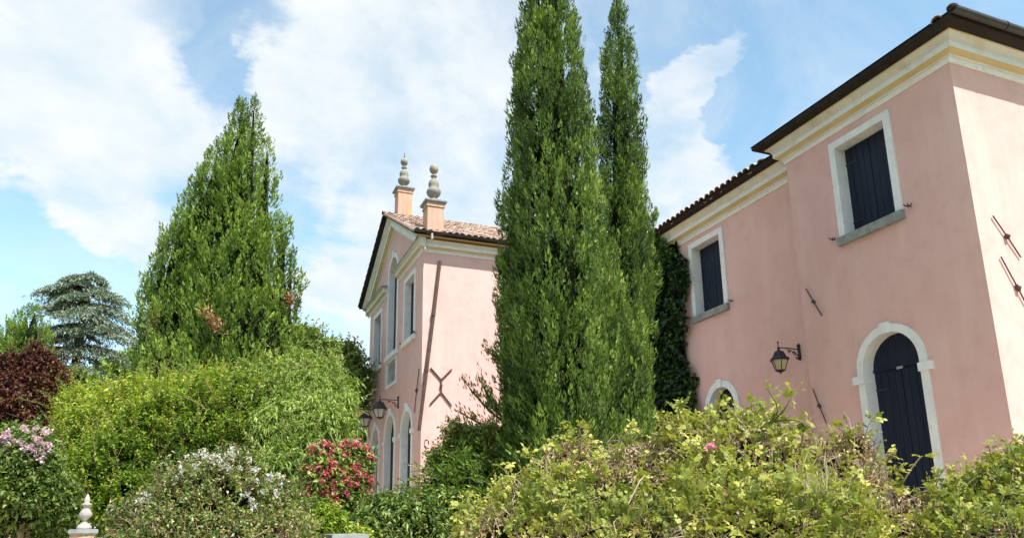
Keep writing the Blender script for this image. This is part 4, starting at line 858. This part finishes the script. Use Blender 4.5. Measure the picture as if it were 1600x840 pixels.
fy = [at(162, 690, 12.6), at(158, 698, 12.6), at(172, 664, 12.7), at(168, 692, 12.6), at(150, 700, 12.6)]; blossoms(T, fy, .11, 40, 'yellow_fl', name='pale_leaf_cluster', pet=.05)
blossoms(T, [at(264, 664, 12.6), at(402, 655, 13.2), at(404, 683, 13.0)], .05, 14, 'orange_fl', name='orange_flower', pet=.04)
def shoots(T, specs, mat, nleaf=11, ll=.09, lw=.45):
    tw = MB(); PP = []; DD = []
    for (x0, y0, x1, y1, d) in specs:
        a = at(x0, y0, d); c = at(x1, y1, d-.1); m = (a+c)/2+rng.normal(0, .05, 3); pts = [(1-t)**2*a+2*t*(1-t)*m+t*t*c for t in np.linspace(0, 1, 7)]
        tw.tube([Vector(q) for q in pts], [.010-.0012*i for i in range(7)], 5); dr = unit(c-a)
        for i in range(nleaf*2):
            t = .15+.85*i/(nleaf*2); q = (1-t)**2*a+2*t*(1-t)*m+t*t*c; sd = unit(np.cross(dr, _f)+rng.normal(0, .4, 3))*(1 if i % 2 else -1); PP.append(q); DD.append(sd*.8+dr*.5)
    tw.build('shoot_stems', M['twig'], T, kind='stuff'); V, Fc = leaves(np.array(PP), np.array(DD), ll, ll*lw, .15, .1); mesh_np('shoot_leaves', V, Fc, M[mat], T, np.repeat(.4+.6*rng.random(len(PP)), 4))
shoots(T, [(350, 650, 305, 565, 12.8), (345, 650, 352, 575, 12.8), (210, 640, 150, 590, 13), (230, 640, 240, 590, 13), (430, 620, 436, 560, 13), (270, 630, 262, 590, 13), (395, 640, 404, 580, 13), (130, 650, 100, 640, 13), (320, 640, 330, 590, 13), (160, 650, 125, 615, 13)], 'bush', 14, .11)
T, bl, p, ax = shrub('lilac_bush', 'dark green bush topped with mauve flowers in the bottom left corner', 'flowering bush', [(40, 770, 72, 66, 10.5), (25, 710, 48, 42, 10.8), (88, 800, 28, 50, 10.6), (-30, 760, 60, 80, 10.6)], 'dark', 9000, 9, .18, .08, .5, clump=14, ck=.38, wand=(150, .3, 10), gap=.16, noise=.2, twigs=150)
blossoms(T, [at(random.uniform(-5, 78), random.uniform(0, 1)*52+664+.12*abs(i), 10.15+.004*(i%7)) for i in range(54)], .032, 14, 'lilac', pet=.028)
T, bl, p, ax = shrub('white_flowering_bush', 'untidy bush with white flower clusters and brown twigs, front left', 'flowering bush', [(330, 790, 100, 72, 7.6), (250, 810, 62, 52, 7.4), (410, 800, 62, 46, 7.8), (335, 740, 62, 34, 7.8), (330, 850, 140, 60, 7.2)], 'olive2' if 'olive2' in M else 'dark', 8200, 8, .12, .045, .42, clump=12, ck=.36, wand=(200, .22, 9), noise=.22, gap=.18, twigs=1500, tw_rad=.0035, core=.74)
cl = [(268, 745), (286, 713), (300, 722), (313, 715), (330, 712), (340, 716), (352, 725), (365, 718), (372, 730), (385, 722), (395, 738), (405, 752), (368, 742), (345, 718), (278, 738), (275, 755), (232, 772), (222, 788), (216, 800), (250, 832), (228, 776), (420, 745), (432, 750), (436, 770), (405, 770), (340, 822), (385, 775), (392, 785), (305, 705), (325, 706), (600*.6, 705)]
blossoms(T, [at(x+random.uniform(-7, 7), y+random.uniform(-8, 8), 7.0) for x, y in cl for _ in range(2) if random.random() < .75], .034, 22, 'white_fl', name='flower_cluster', pet=.017)
i = rng.permutation(len(p))[:5200]; V, Fc = leaves(p[i]+ax[i]*.05+rng.normal(0, .03, (len(i), 3)), rdir(len(i))-np.array([0, 0, .3]), .045, .02, .3); mesh_np('dry_leaves', V, Fc, M['dry'], T, np.repeat(rng.random(len(i)), 4))
shrub('low_bush', 'small yellow-green bush along the bottom edge left of the salmon pillar', 'bush', [(490, 822, 50, 26, 9), (440, 838, 50, 30, 8.6), (535, 850, 40, 22, 9.2)], 'bush', 3000, 8, .14, .055, .5, up=.6, clump=10, wand=(60, .25, 10))
shrub('elder_bush', 'fresh green bush with broad drooping leaves in front of the villa doors', 'bush', [(640, 832, 70, 44, 10), (612, 815, 40, 32, 10.2), (690, 815, 46, 34, 10.4), (580, 850, 60, 30, 9.8)], 'dark', 5200, 8, .20, .085, .42, clump=10, ck=.42, wand=(130, .24, 10, .10), droop=.35, noise=.25, gap=.15, twigs=150)
def fern_juniper():
    T, bl, p, ax = shrub('spreading_juniper', 'deep green spreading juniper with feathery fronds left of the brambles', 'juniper', [(735, 775, 66, 56, 12), (700, 768, 40, 34, 12.2), (770, 800, 50, 50, 11.6)], 'dark', 900, 8, .2, .08, .3, core=.82)
    PP = []; DD = []
    for _ in range(330):
        i = random.randrange(len(p)); b = p[i]; d = unit(ax[i]*.5+CR*random.uniform(-1.0, .4)+np.array([0, 0, random.uniform(-.1, .5)])-_f*.3); L_ = random.uniform(.3, .6); sd = unit(np.cross(d, [0, 0, 1.0]))
        for k in range(34):
            t = random.random(); o = random.uniform(-1, 1)*.10*(1-t*.7); PP.append(b+d*L_*t+sd*o+np.array([0, 0, -.12*t*t-.4*abs(o)])); DD.append(d+sd*np.sign(o)*.6)
    V, Fc = leaves(np.array(PP), np.array(DD), .08, .02, .1); mesh_np('fronds', V, Fc, M['cyp2'], T, np.repeat(np.clip(.5+.3*rng.normal(size=len(PP)), 0, 1), 4))
fern_juniper()
shrub('rose_shrub', 'reddish green rose shrub against the lit villa wall', 'rose shrub', [(735, 708, 46, 36, 12.9), (698, 722, 28, 22, 12.9), (762, 692, 22, 28, 13.0), (715, 680, 18, 14, 12.9)], 'rosered', 2800, 8, .22, .075, .5, clump=10, wand=(90, .4, 12), gap=.2, noise=.3, twigs=200, core=.68)
# ivy on the wing wall
def ivy():
    T = Thing('ivy', 'dark ivy curtain climbing the wing wall beside its shuttered window', 'ivy', (11.85, 17.4, GH)); n = 15000
    y = rng.uniform(15.95, 20.8, n); z = rng.uniform(GH, 8.2, n)
    edge = 16.15+.20*np.sin(z*1.7)+.12*np.sin(z*4.3+1)+.35*np.clip((2.8-z)/2, 0, 1)+np.clip((z-6.9)*.9, 0, 1.1)*.55; topz = 8.25-.25*np.abs(np.sin(y*2.2))-np.clip((17-y)*.7, 0, .7)
    ok = (y > edge) & (z < topz); y, z = y[ok], z[ok]; n = len(y); th = .16+.22*np.clip((y-edge[ok]), 0, .6)+.16*pn(np.stack([y*0, y, z], 1), 2.6); th += np.clip(z-7.3, 0, 1)*.25
    P = np.stack([11.85-th*rng.random(n)**.35-.02, y, z], 1); D = np.stack([-.35+rng.normal(0, .3, n), rng.normal(0, .5, n), -.7+rng.normal(0, .4, n)], 1)
    V, Fc = leaves(P, D, .15, .13, .15); mesh_np('leaf_curtain', V, Fc, M['ivy'], T, np.repeat(np.clip(.35+.25*rng.normal(size=n)+.5*(z > 7.2), 0, 1), 4))  # leaves near the top tinted brighter, sunlight put into the colour
    mb = MB()
    for q in range(9):
        yy = 16.6+q*.45; mb.tube([(11.82, yy+.1*math.sin(k), GH+k*.9) for k in range(9)], .025, 5)
    mb.build('vine_stems', M['bark'], T)
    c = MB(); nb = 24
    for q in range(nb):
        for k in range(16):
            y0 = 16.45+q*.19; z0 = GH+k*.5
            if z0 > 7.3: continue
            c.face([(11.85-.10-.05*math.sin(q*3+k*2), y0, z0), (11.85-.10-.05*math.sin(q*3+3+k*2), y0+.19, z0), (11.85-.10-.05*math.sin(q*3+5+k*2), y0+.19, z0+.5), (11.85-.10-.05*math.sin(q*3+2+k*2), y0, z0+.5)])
    c.build('shade_core', M['core'], T)  # dark sheet added behind the leaves as painted shade
ivy()
# ------------------------------------------------------------------ foreground brambles
def compound_leaf_mesh(k, ll):
    """a rose leaf: stalk with five or seven toothed leaflets"""
    v = []; f = []; t = []
    def leaflet(p, d, L_):
        d = unit(np.array(d)); s = unit(np.cross(d, [0, 0, 1.0])); n = np.cross(s, d); b = len(v)
        prof = [(0, 0, 0), (.2, .30, .05), (.5, .40, .07), (.8, .22, .03), (1, 0, -.08)]
        mid = [p+d*L_*a+n*L_*(c-.05) for a, w, c in prof]; lf = [p+d*L_*a+s*L_*w+n*L_*c for a, w, c in prof[1:4]]; rt = [p+d*L_*a-s*L_*w+n*L_*c for a, w, c in prof[1:4]]
        v.extend(mid+lf+rt)
        for A, B in ((b+5, 0), (b+8, 1)):
            q = [b, A, b+1]; w = [b+1, A, A+1, b+2]; e = [b+2, A+1, A+2, b+3]; r = [b+3, A+2, b+4]
            for fc in (q, w, e, r): f.append(tuple(fc) if B == 0 else tuple(fc[::-1]))
    prs = (k-1)//2; st = ll*2.1
    for i in range(prs):
        y = st*(.35+.55*i/max(prs, 1)); 
        for s in (-1, 1): leaflet(np.array([0, y, .02*y]), (s*.9, .45, random.uniform(-.25, .1)), ll*(.75+.2*i))
    leaflet(np.array([0, st, 0]), (0, 1, -.1), ll*1.1)
    b = len(v); v.extend([np.array([-.0012, 0, 0]), np.array([.0012, 0, 0]), np.array([.0008, st, 0]), np.array([-.0008, st, 0])]); f.append((b, b+1, b+2, b+3))
    me = bpy.data.meshes.new('rose_leaf'); me.from_pydata([tuple(map(float, q)) for q in v], [], f)
    return me
def rose_leaf_parts(T, P, N_, ll, mats, n):
    pro = []
    for k in range(8):
        me = compound_leaf_mesh([5, 7, 5, 3][k % 4], ll*random.uniform(.8, 1.15)); me.materials.append(M[mats[k % len(mats)]])
        a = me.attributes.new('tint', 'FLOAT', 'POINT'); a.data.foreach_set('value', np.full(len(me.vertices), .15+.11*k, dtype=np.float32)); pro.append(me)
    for i in rng.permutation(len(P))[:n]:
        o = link('leaf', pro[random.randrange(8)], T.o); d = Vector(unit(N_[i]*.6+rng.normal(0, .6, 3)+np.array([0, 0, .2])).tolist())
        o.location = Vector((P[i]-T.loc).tolist()); o.rotation_mode = 'QUATERNION'; o.rotation_quaternion = d.to_track_quat('Y', 'Z'); s = random.uniform(.7, 1.2); o.scale = (s, s, s)
def rose_leaf_cloud(T, P, N_, ll, mat, nm='foliage'):
    """joined copies of the same compound leaves"""
    Vs = []; Fs = []; Ts = []; k0 = 0
    pros = []
    for k in range(6):
        me = compound_leaf_mesh([5, 3, 5, 7, 3, 5][k], ll*random.uniform(.75, 1.1)); me.calc_loop_triangles(); pros.append((np.array([v.co[:] for v in me.vertices]), np.array([t.vertices[:] for t in me.loop_triangles]))); bpy.data.meshes.remove(me)
    which = rng.integers(0, 6, len(P)); D = unit(N_*.5+rng.normal(0, .65, (len(P), 3))+np.array([0, 0, .25])); ref = np.array([0, 0, 1.0])+rng.normal(0, .5, (len(P), 3)); S_ = unit(np.cross(D, ref)); U = np.cross(S_, D)
    sz = rng.uniform(.65, 1.2, len(P)); tb = np.clip(.5+.25*pn(P, 2.2, 1)+rng.normal(0, .2, len(P)), 0, 1)
    for k in range(6):
        v, f = pros[k]; i = np.where(which == k)[0]; m = len(i)
        if not m: continue
        q = P[i][:, None]+sz[i][:, None, None]*(v[None, :, 0:1]*S_[i][:, None]+v[None, :, 1:2]*D[i][:, None]+v[None, :, 2:3]*U[i][:, None]); Vs.append(q.reshape(-1, 3)); Fs.append((f[None]+(np.arange(m)*len(v))[:, None, None]+k0).reshape(-1, 3)); Ts.append(np.repeat(tb[i], len(v))); k0 += m*len(v)
    mesh_np(nm, np.concatenate(Vs), np.concatenate(Fs), M[mat], T, np.concatenate(Ts))
def surface(bl, n, noise=.14, ns=1.0, so_=0.0, inner=.3, front=True):
    ar = np.array([(r[0]*r[2]+r[1]*r[2]+r[0]*r[1]) for c, r in bl]); k = (ar/ar.sum()*n).astype(int); PP = []; NN = []
    for i, (c, r) in enumerate(bl):
        u = rdir(k[i]); s = 1+noise*pn(c+u*r, 2.4*ns, so_+i)+noise*.7*pn(c+u*r, 6.5*ns, so_+i)-inner*rng.random(k[i])**2; p = c+u*r*s[:, None]
        ok = ~((u @ _f > .3) & (rng.random(k[i]) < .6)) & (p[:, 2] > -1.2)
        for j, (c2, r2) in enumerate(bl):
            if j != i: ok &= (((p-c2)/r2)**2).sum(1) > .72
        PP.append(p[ok]); NN.append(unit(u/r)[ok])
    return np.concatenate(PP), np.concatenate(NN)
def bramble(name, label, cat, specs, ngreen, ndry, ntwig, ll, mat, sel, nparts=0, seedo=0.0, canes=60, straw=0, arch=210, core=.60):
    """sel(px-free) splits the surface between green patches and dry patches by smooth noise"""
    bl = blobs(specs); c = bl[0][0]; T = Thing(name, label, cat, (c[0], c[1], gz(c[0], c[1])))
    core_blobs(T, bl, core)
    P, N_ = surface(bl, ngreen*2, so_=seedo); g = pn(P, 1.5, seedo+2)+.6*pn(P, 4.0, seedo); keep = rng.random(len(P)) < np.clip(sel+.8*g, .12, 1); P, N_ = P[keep], N_[keep]; P = P+N_*.02
    f = P @ _f; o = np.argsort(f)
    if nparts:
        near = o[:int(len(o)*.55)]; ip = rng.permutation(near)[:nparts]; rose_leaf_parts(T, P[ip]+N_[ip]*.03, N_[ip], ll*1.05, [mat], nparts); mk = np.ones(len(P), bool); mk[ip] = False; P2, N2 = P[mk], N_[mk]
    else: P2, N2 = P, N_
    rose_leaf_cloud(T, P2, N2, ll, mat)
    if ndry:
        Q, NQ = surface(bl, int(ndry*1.6), so_=seedo+1, inner=.4); g = pn(Q, 1.5, seedo+2)+.6*pn(Q, 4.0, seedo); kd = rng.random(len(Q)) < np.clip((1-sel)*.9-.8*g, .10, 1); Q, NQ = Q[kd], NQ[kd]; n = len(Q)
        V, Fc = leaves(Q, rdir(n)-np.array([0, 0, .5]), .036*(.5+rng.random(n)), .014*(.5+rng.random(n)), .4, .2); mesh_np('dry_leaves', V, Fc, M['dry'], T, np.repeat(rng.random(n), 4))
    Q, NQ = surface(bl, ntwig, so_=seedo+2, inner=.25); tw = [MB(), MB()]
    for k in range(len(Q)):
        d = unit(NQ[k]*.35+rng.normal(0, .8, 3)+np.array([0, 0, .35])); L_ = random.uniform(.06, .22); m = Q[k]+d*L_*.5+rng.normal(0, .02, 3)
        tw[k % 2].tube([Vector(Q[k]), Vector(m), Vector(Q[k]+d*L_-np.array([0, 0, .2*L_]))], [.0028, .0022, .0010], 3, cap=False)
    tw[0].build('twigs', M['twig'], T, kind='stuff'); tw[1].build('pale_twigs', M['paletwig'], T, kind='stuff')
    cn = MB(); g0 = T.loc[2]
    for k in range(canes):
        i = random.randrange(len(P)); e = P[i]; b = np.array([e[0]*.6+c[0]*.4+random.uniform(-.3, .3), e[1]*.6+c[1]*.4+random.uniform(-.3, .3), gz(e[0], e[1])]); m = (e+b)/2+np.array([random.uniform(-.2, .2), random.uniform(-.2, .2), .3])
        pts = [(1-t)**2*b+2*t*(1-t)*m+t*t*e for t in np.linspace(0, 1, 8)]; cn.tube([Vector(q) for q in pts], [.009-.0008*j for j in range(8)], 5, cap=False)
    cn.build('canes', M['paletwig'], T, kind='stuff')
    up = np.where(N_[:, 2] > .45)[0]; up = rng.permutation(up)[:arch]; SP = []; SN = []; sc_ = MB()
    for i in up:
        d = unit(N_[i]*.5+np.array([0, 0, .7])+rng.normal(0, .4, 3)); L_ = random.uniform(.10, .30); pts = [P[i]+d*L_*t-np.array([0, 0, .35*L_*t*t]) for t in np.linspace(-.3, 1, 6)]
        sc_.tube([Vector(q) for q in pts], [.0035-.0004*j for j in range(6)], 4, cap=False)
        for j in range(random.randint(4, 8)): t = random.random(); SP.append(P[i]+d*L_*t-np.array([0, 0, .35*L_*t*t])); SN.append(unit(rng.normal(0, 1, 3)+d*.6)*1.3)
    sc_.build('shoot_stems', M['caneg'], T, kind='stuff'); rose_leaf_cloud(T, np.array(SP), np.array(SN), ll*.9, mat, 'tip_leaves')
    return T, P, N_
M['paletwig'] = mat_noise('pale_dry_cane', (.36, .29, .19), (.48, .41, .29), 12, rough=.9)
def cane_with_leaves(T, pts, ll, mat, n, r=.006, end=.05, cloud=True):
    mb = MB(); P = [at(*q) for q in pts]; Q = []
    for i in range(len(P)-1):
        for t in np.linspace(0, 1, 5)[:-1]:
            p0 = P[max(i-1, 0)]; p1 = P[i]; p2 = P[i+1]; p3 = P[min(i+2, len(P)-1)]; Q.append(.5*((2*p1)+(-p0+p2)*t+(2*p0-5*p1+4*p2-p3)*t*t+(-p0+3*p1-3*p2+p3)*t**3))
    Q.append(P[-1]); mb.tube([Vector(q) for q in Q], [r*(1-.6*i/len(Q)) for i in range(len(Q))], 6); mb.build('cane', M['caneg'], T)
    PP = []; NN = []
    for k in range(n):
        i = int(len(Q)*(.15+.85*random.random())); i = min(i, len(Q)-1); PP.append(Q[i]); NN.append(unit(rng.normal(0, 1, 3)+np.array([0, 0, .3]))*1.3)
    if n: return np.array(PP), np.array(NN)
M['caneg'] = mat_noise('green_cane', (.14, .16, .06), (.24, .16, .09), 12, rough=.7)
# left, mostly dry brambles
T1, P1, N1 = bramble('bramble_thicket', 'half dry bramble thicket with brown leaves in front of the huge cypress', 'brambles',
    [(930, 800, 100, 84, 5.2), (850, 820, 80, 70, 5.0), (1010, 760, 90, 72, 5.5), (800, 850, 80, 60, 4.8), (960, 860, 180, 60, 4.7), (890, 720, 40, 30, 5.6), (1060, 830, 90, 100, 5.2)],
    4700, 22000, 3600, .030, 'rose', .54, 110, 0.0, 60)
PN = [cane_with_leaves(T1, q, .03, 'rose', n) for q, n in [([(870, 760, 5.3), (850, 725, 5.2), (822, 710, 5.2)], 10), ([(880, 740, 5.4), (866, 700, 5.3), (862, 680, 5.3)], 10), ([(930, 720, 5.4), (905, 672, 5.4), (925, 668, 5.4)], 9), ([(960, 700, 5.5), (985, 672, 5.5), (1000, 668, 5.5)], 9), ([(790, 800, 5), (770, 780, 5), (750, 800, 5)], 6)]]
rose_leaf_cloud(T1, np.concatenate([a for a, _ in PN]), np.concatenate([b for _, b in PN]), .034, 'rose', 'shoot_leaves')
for q in ([(690, 850, 4.8), (730, 812, 4.8), (765, 790, 4.9), (790, 775, 5)], [(955, 850, 4.4), (975, 800, 4.5), (1000, 750, 4.6), (1008, 742, 4.7)], [(870, 850, 4.4), (930, 824, 4.4), (985, 812, 4.5), (1040, 806, 4.6)]):
    cn = MB(); cn.tube([Vector(at(*a)) for a in q], [.006, .005, .004, .002], 6); cn.build('bare_cane', M['paletwig'], T1)
# rose bush in the middle
T2, P2, N2 = bramble('rose_bush', 'tall yellow-green rose bush with long shoots below the wing lantern', 'rose bush',
    [(1170, 760, 110, 90, 5.0), (1090, 730, 60, 66, 5.3), (1240, 740, 80, 70, 5.2), (1310, 760, 70, 70, 5.1), (1200, 850, 180, 90, 4.5), (1345, 812, 80, 76, 4.9), (1075, 690, 40, 34, 5.4), (1180, 690, 50, 34, 5.3), (1330, 700, 36, 30, 5.2), (1430, 828, 76, 54, 4.9)],
    8800, 16000, 3600, .029, 'rose', .72, 170, 5.0, 70)
PN = [cane_with_leaves(T2, q, .03, 'rose', n, .008) for q, n in [([(1170, 720, 4.9), (1195, 670, 4.9), (1215, 640, 4.8), (1198, 605, 4.8)], 16), ([(1195, 670, 4.9), (1225, 640, 4.8), (1240, 612, 4.8)], 14), ([(1200, 660, 4.9), (1240, 655, 4.8), (1268, 668, 4.8)], 14), ([(1080, 680, 5.2), (1060, 640, 5.2), (1075, 628, 5.2)], 12),
    ([(1110, 690, 5.2), (1115, 640, 5.2), (1140, 628, 5.2)], 14), ([(1190, 690, 4.9), (1160, 650, 4.9), (1178, 632, 4.9)], 12), ([(1330, 720, 5), (1325, 680, 5), (1310, 668, 5)], 12), ([(1370, 740, 4.9), (1385, 710, 4.9), (1400, 716, 4.9)], 12), ([(1150, 690, 5), (1130, 660, 5), (1105, 650, 5)], 12), ([(1400, 770, 4.9), (1425, 730, 4.9), (1440, 712, 4.9)], 6), ([(1350, 760, 4.9), (1368, 710, 4.9), (1376, 690, 4.9)], 4)]]
rose_leaf_cloud(T2, np.concatenate([a for a, _ in PN]), np.concatenate([b for _, b in PN]), .034, 'rose', 'shoot_leaves')
def small_flower(T, px, py, d, r=.035):
    blossoms(T, [at(px, py, d)], r*.5, 18, 'pinkfl', name='pink_flower', pet=r*.6, sz=.7)
small_flower(T2, 1111, 695, 4.7); small_flower(T2, 1135, 773, 4.3); small_flower(T2, 1104, 700, 4.7, .02)
# straw hanging in the rose bush
def straw():
    n = 650; c = at(1275, 770, 4.25); T = Thing('dry_grass_tuft', 'pale straw-coloured dry grass hanging over the rose bush right of centre', 'dry grass', (c[0], c[1], gz(c[0], c[1])))
    g = np.stack([rng.normal(0, 26, n), rng.normal(22, 40, n)], 1); P = np.array([at(1275+a*(.6+.006*max(b+60, 0)), 775+b, 4.25+random.uniform(-.15, .1)) for a, b in g])
    D = np.stack([rng.normal(0, .16, n), rng.normal(0, .16, n), -np.ones(n)], 1); V, Fc = leaves(P, D, .10*(.5+rng.random(n)), .006, .2); mesh_np('seed_heads', V, Fc, M['straw'], T, np.repeat(rng.random(n), 4))
    mb = MB()
    for k in range(26):
        x = random.gauss(1272, 28); a = at(x, 860, 4.3); e = at(x+random.uniform(-20, 20), random.uniform(722, 790), 4.3); m = (a+e)/2+rng.normal(0, .05, 3); mb.tube([Vector((a[0], a[1], T.loc[2])), Vector(a), Vector(m), Vector(e)], [.003, .003, .002, .001], 4, cap=False)
    mb.build('grass_stalks', M['paletwig'], T, kind='stuff')
straw()
T3, P3, N3 = bramble('rose_bush', 'yellow-green rose bush with reddish shoots in the bottom right corner', 'rose bush',
    [(1560, 800, 62, 62, 5.0), (1610, 770, 52, 60, 5.2), (1496, 826, 60, 46, 4.9), (1570, 870, 130, 60, 4.6), (1640, 820, 70, 100, 5)],
    4200, 7000, 2600, .030, 'rose', .74, 20, 9.0, 40)
PN = [cane_with_leaves(T3, q, .03, 'rosered', n) for q, n in [([(1560, 740, 5), (1548, 710, 5), (1545, 695, 5)], 9), ([(1590, 720, 5), (1578, 695, 5), (1590, 680, 5)], 10), ([(1510, 790, 4.9), (1510, 760, 4.9), (1525, 745, 4.9)], 9), ([(1480, 800, 4.9), (1485, 765, 4.9), (1470, 755, 4.9)], 7)]]
rose_leaf_cloud(T3, np.concatenate([a for a, _ in PN]), np.concatenate([b for _, b in PN]), .032, 'rosered', 'shoot_leaves')
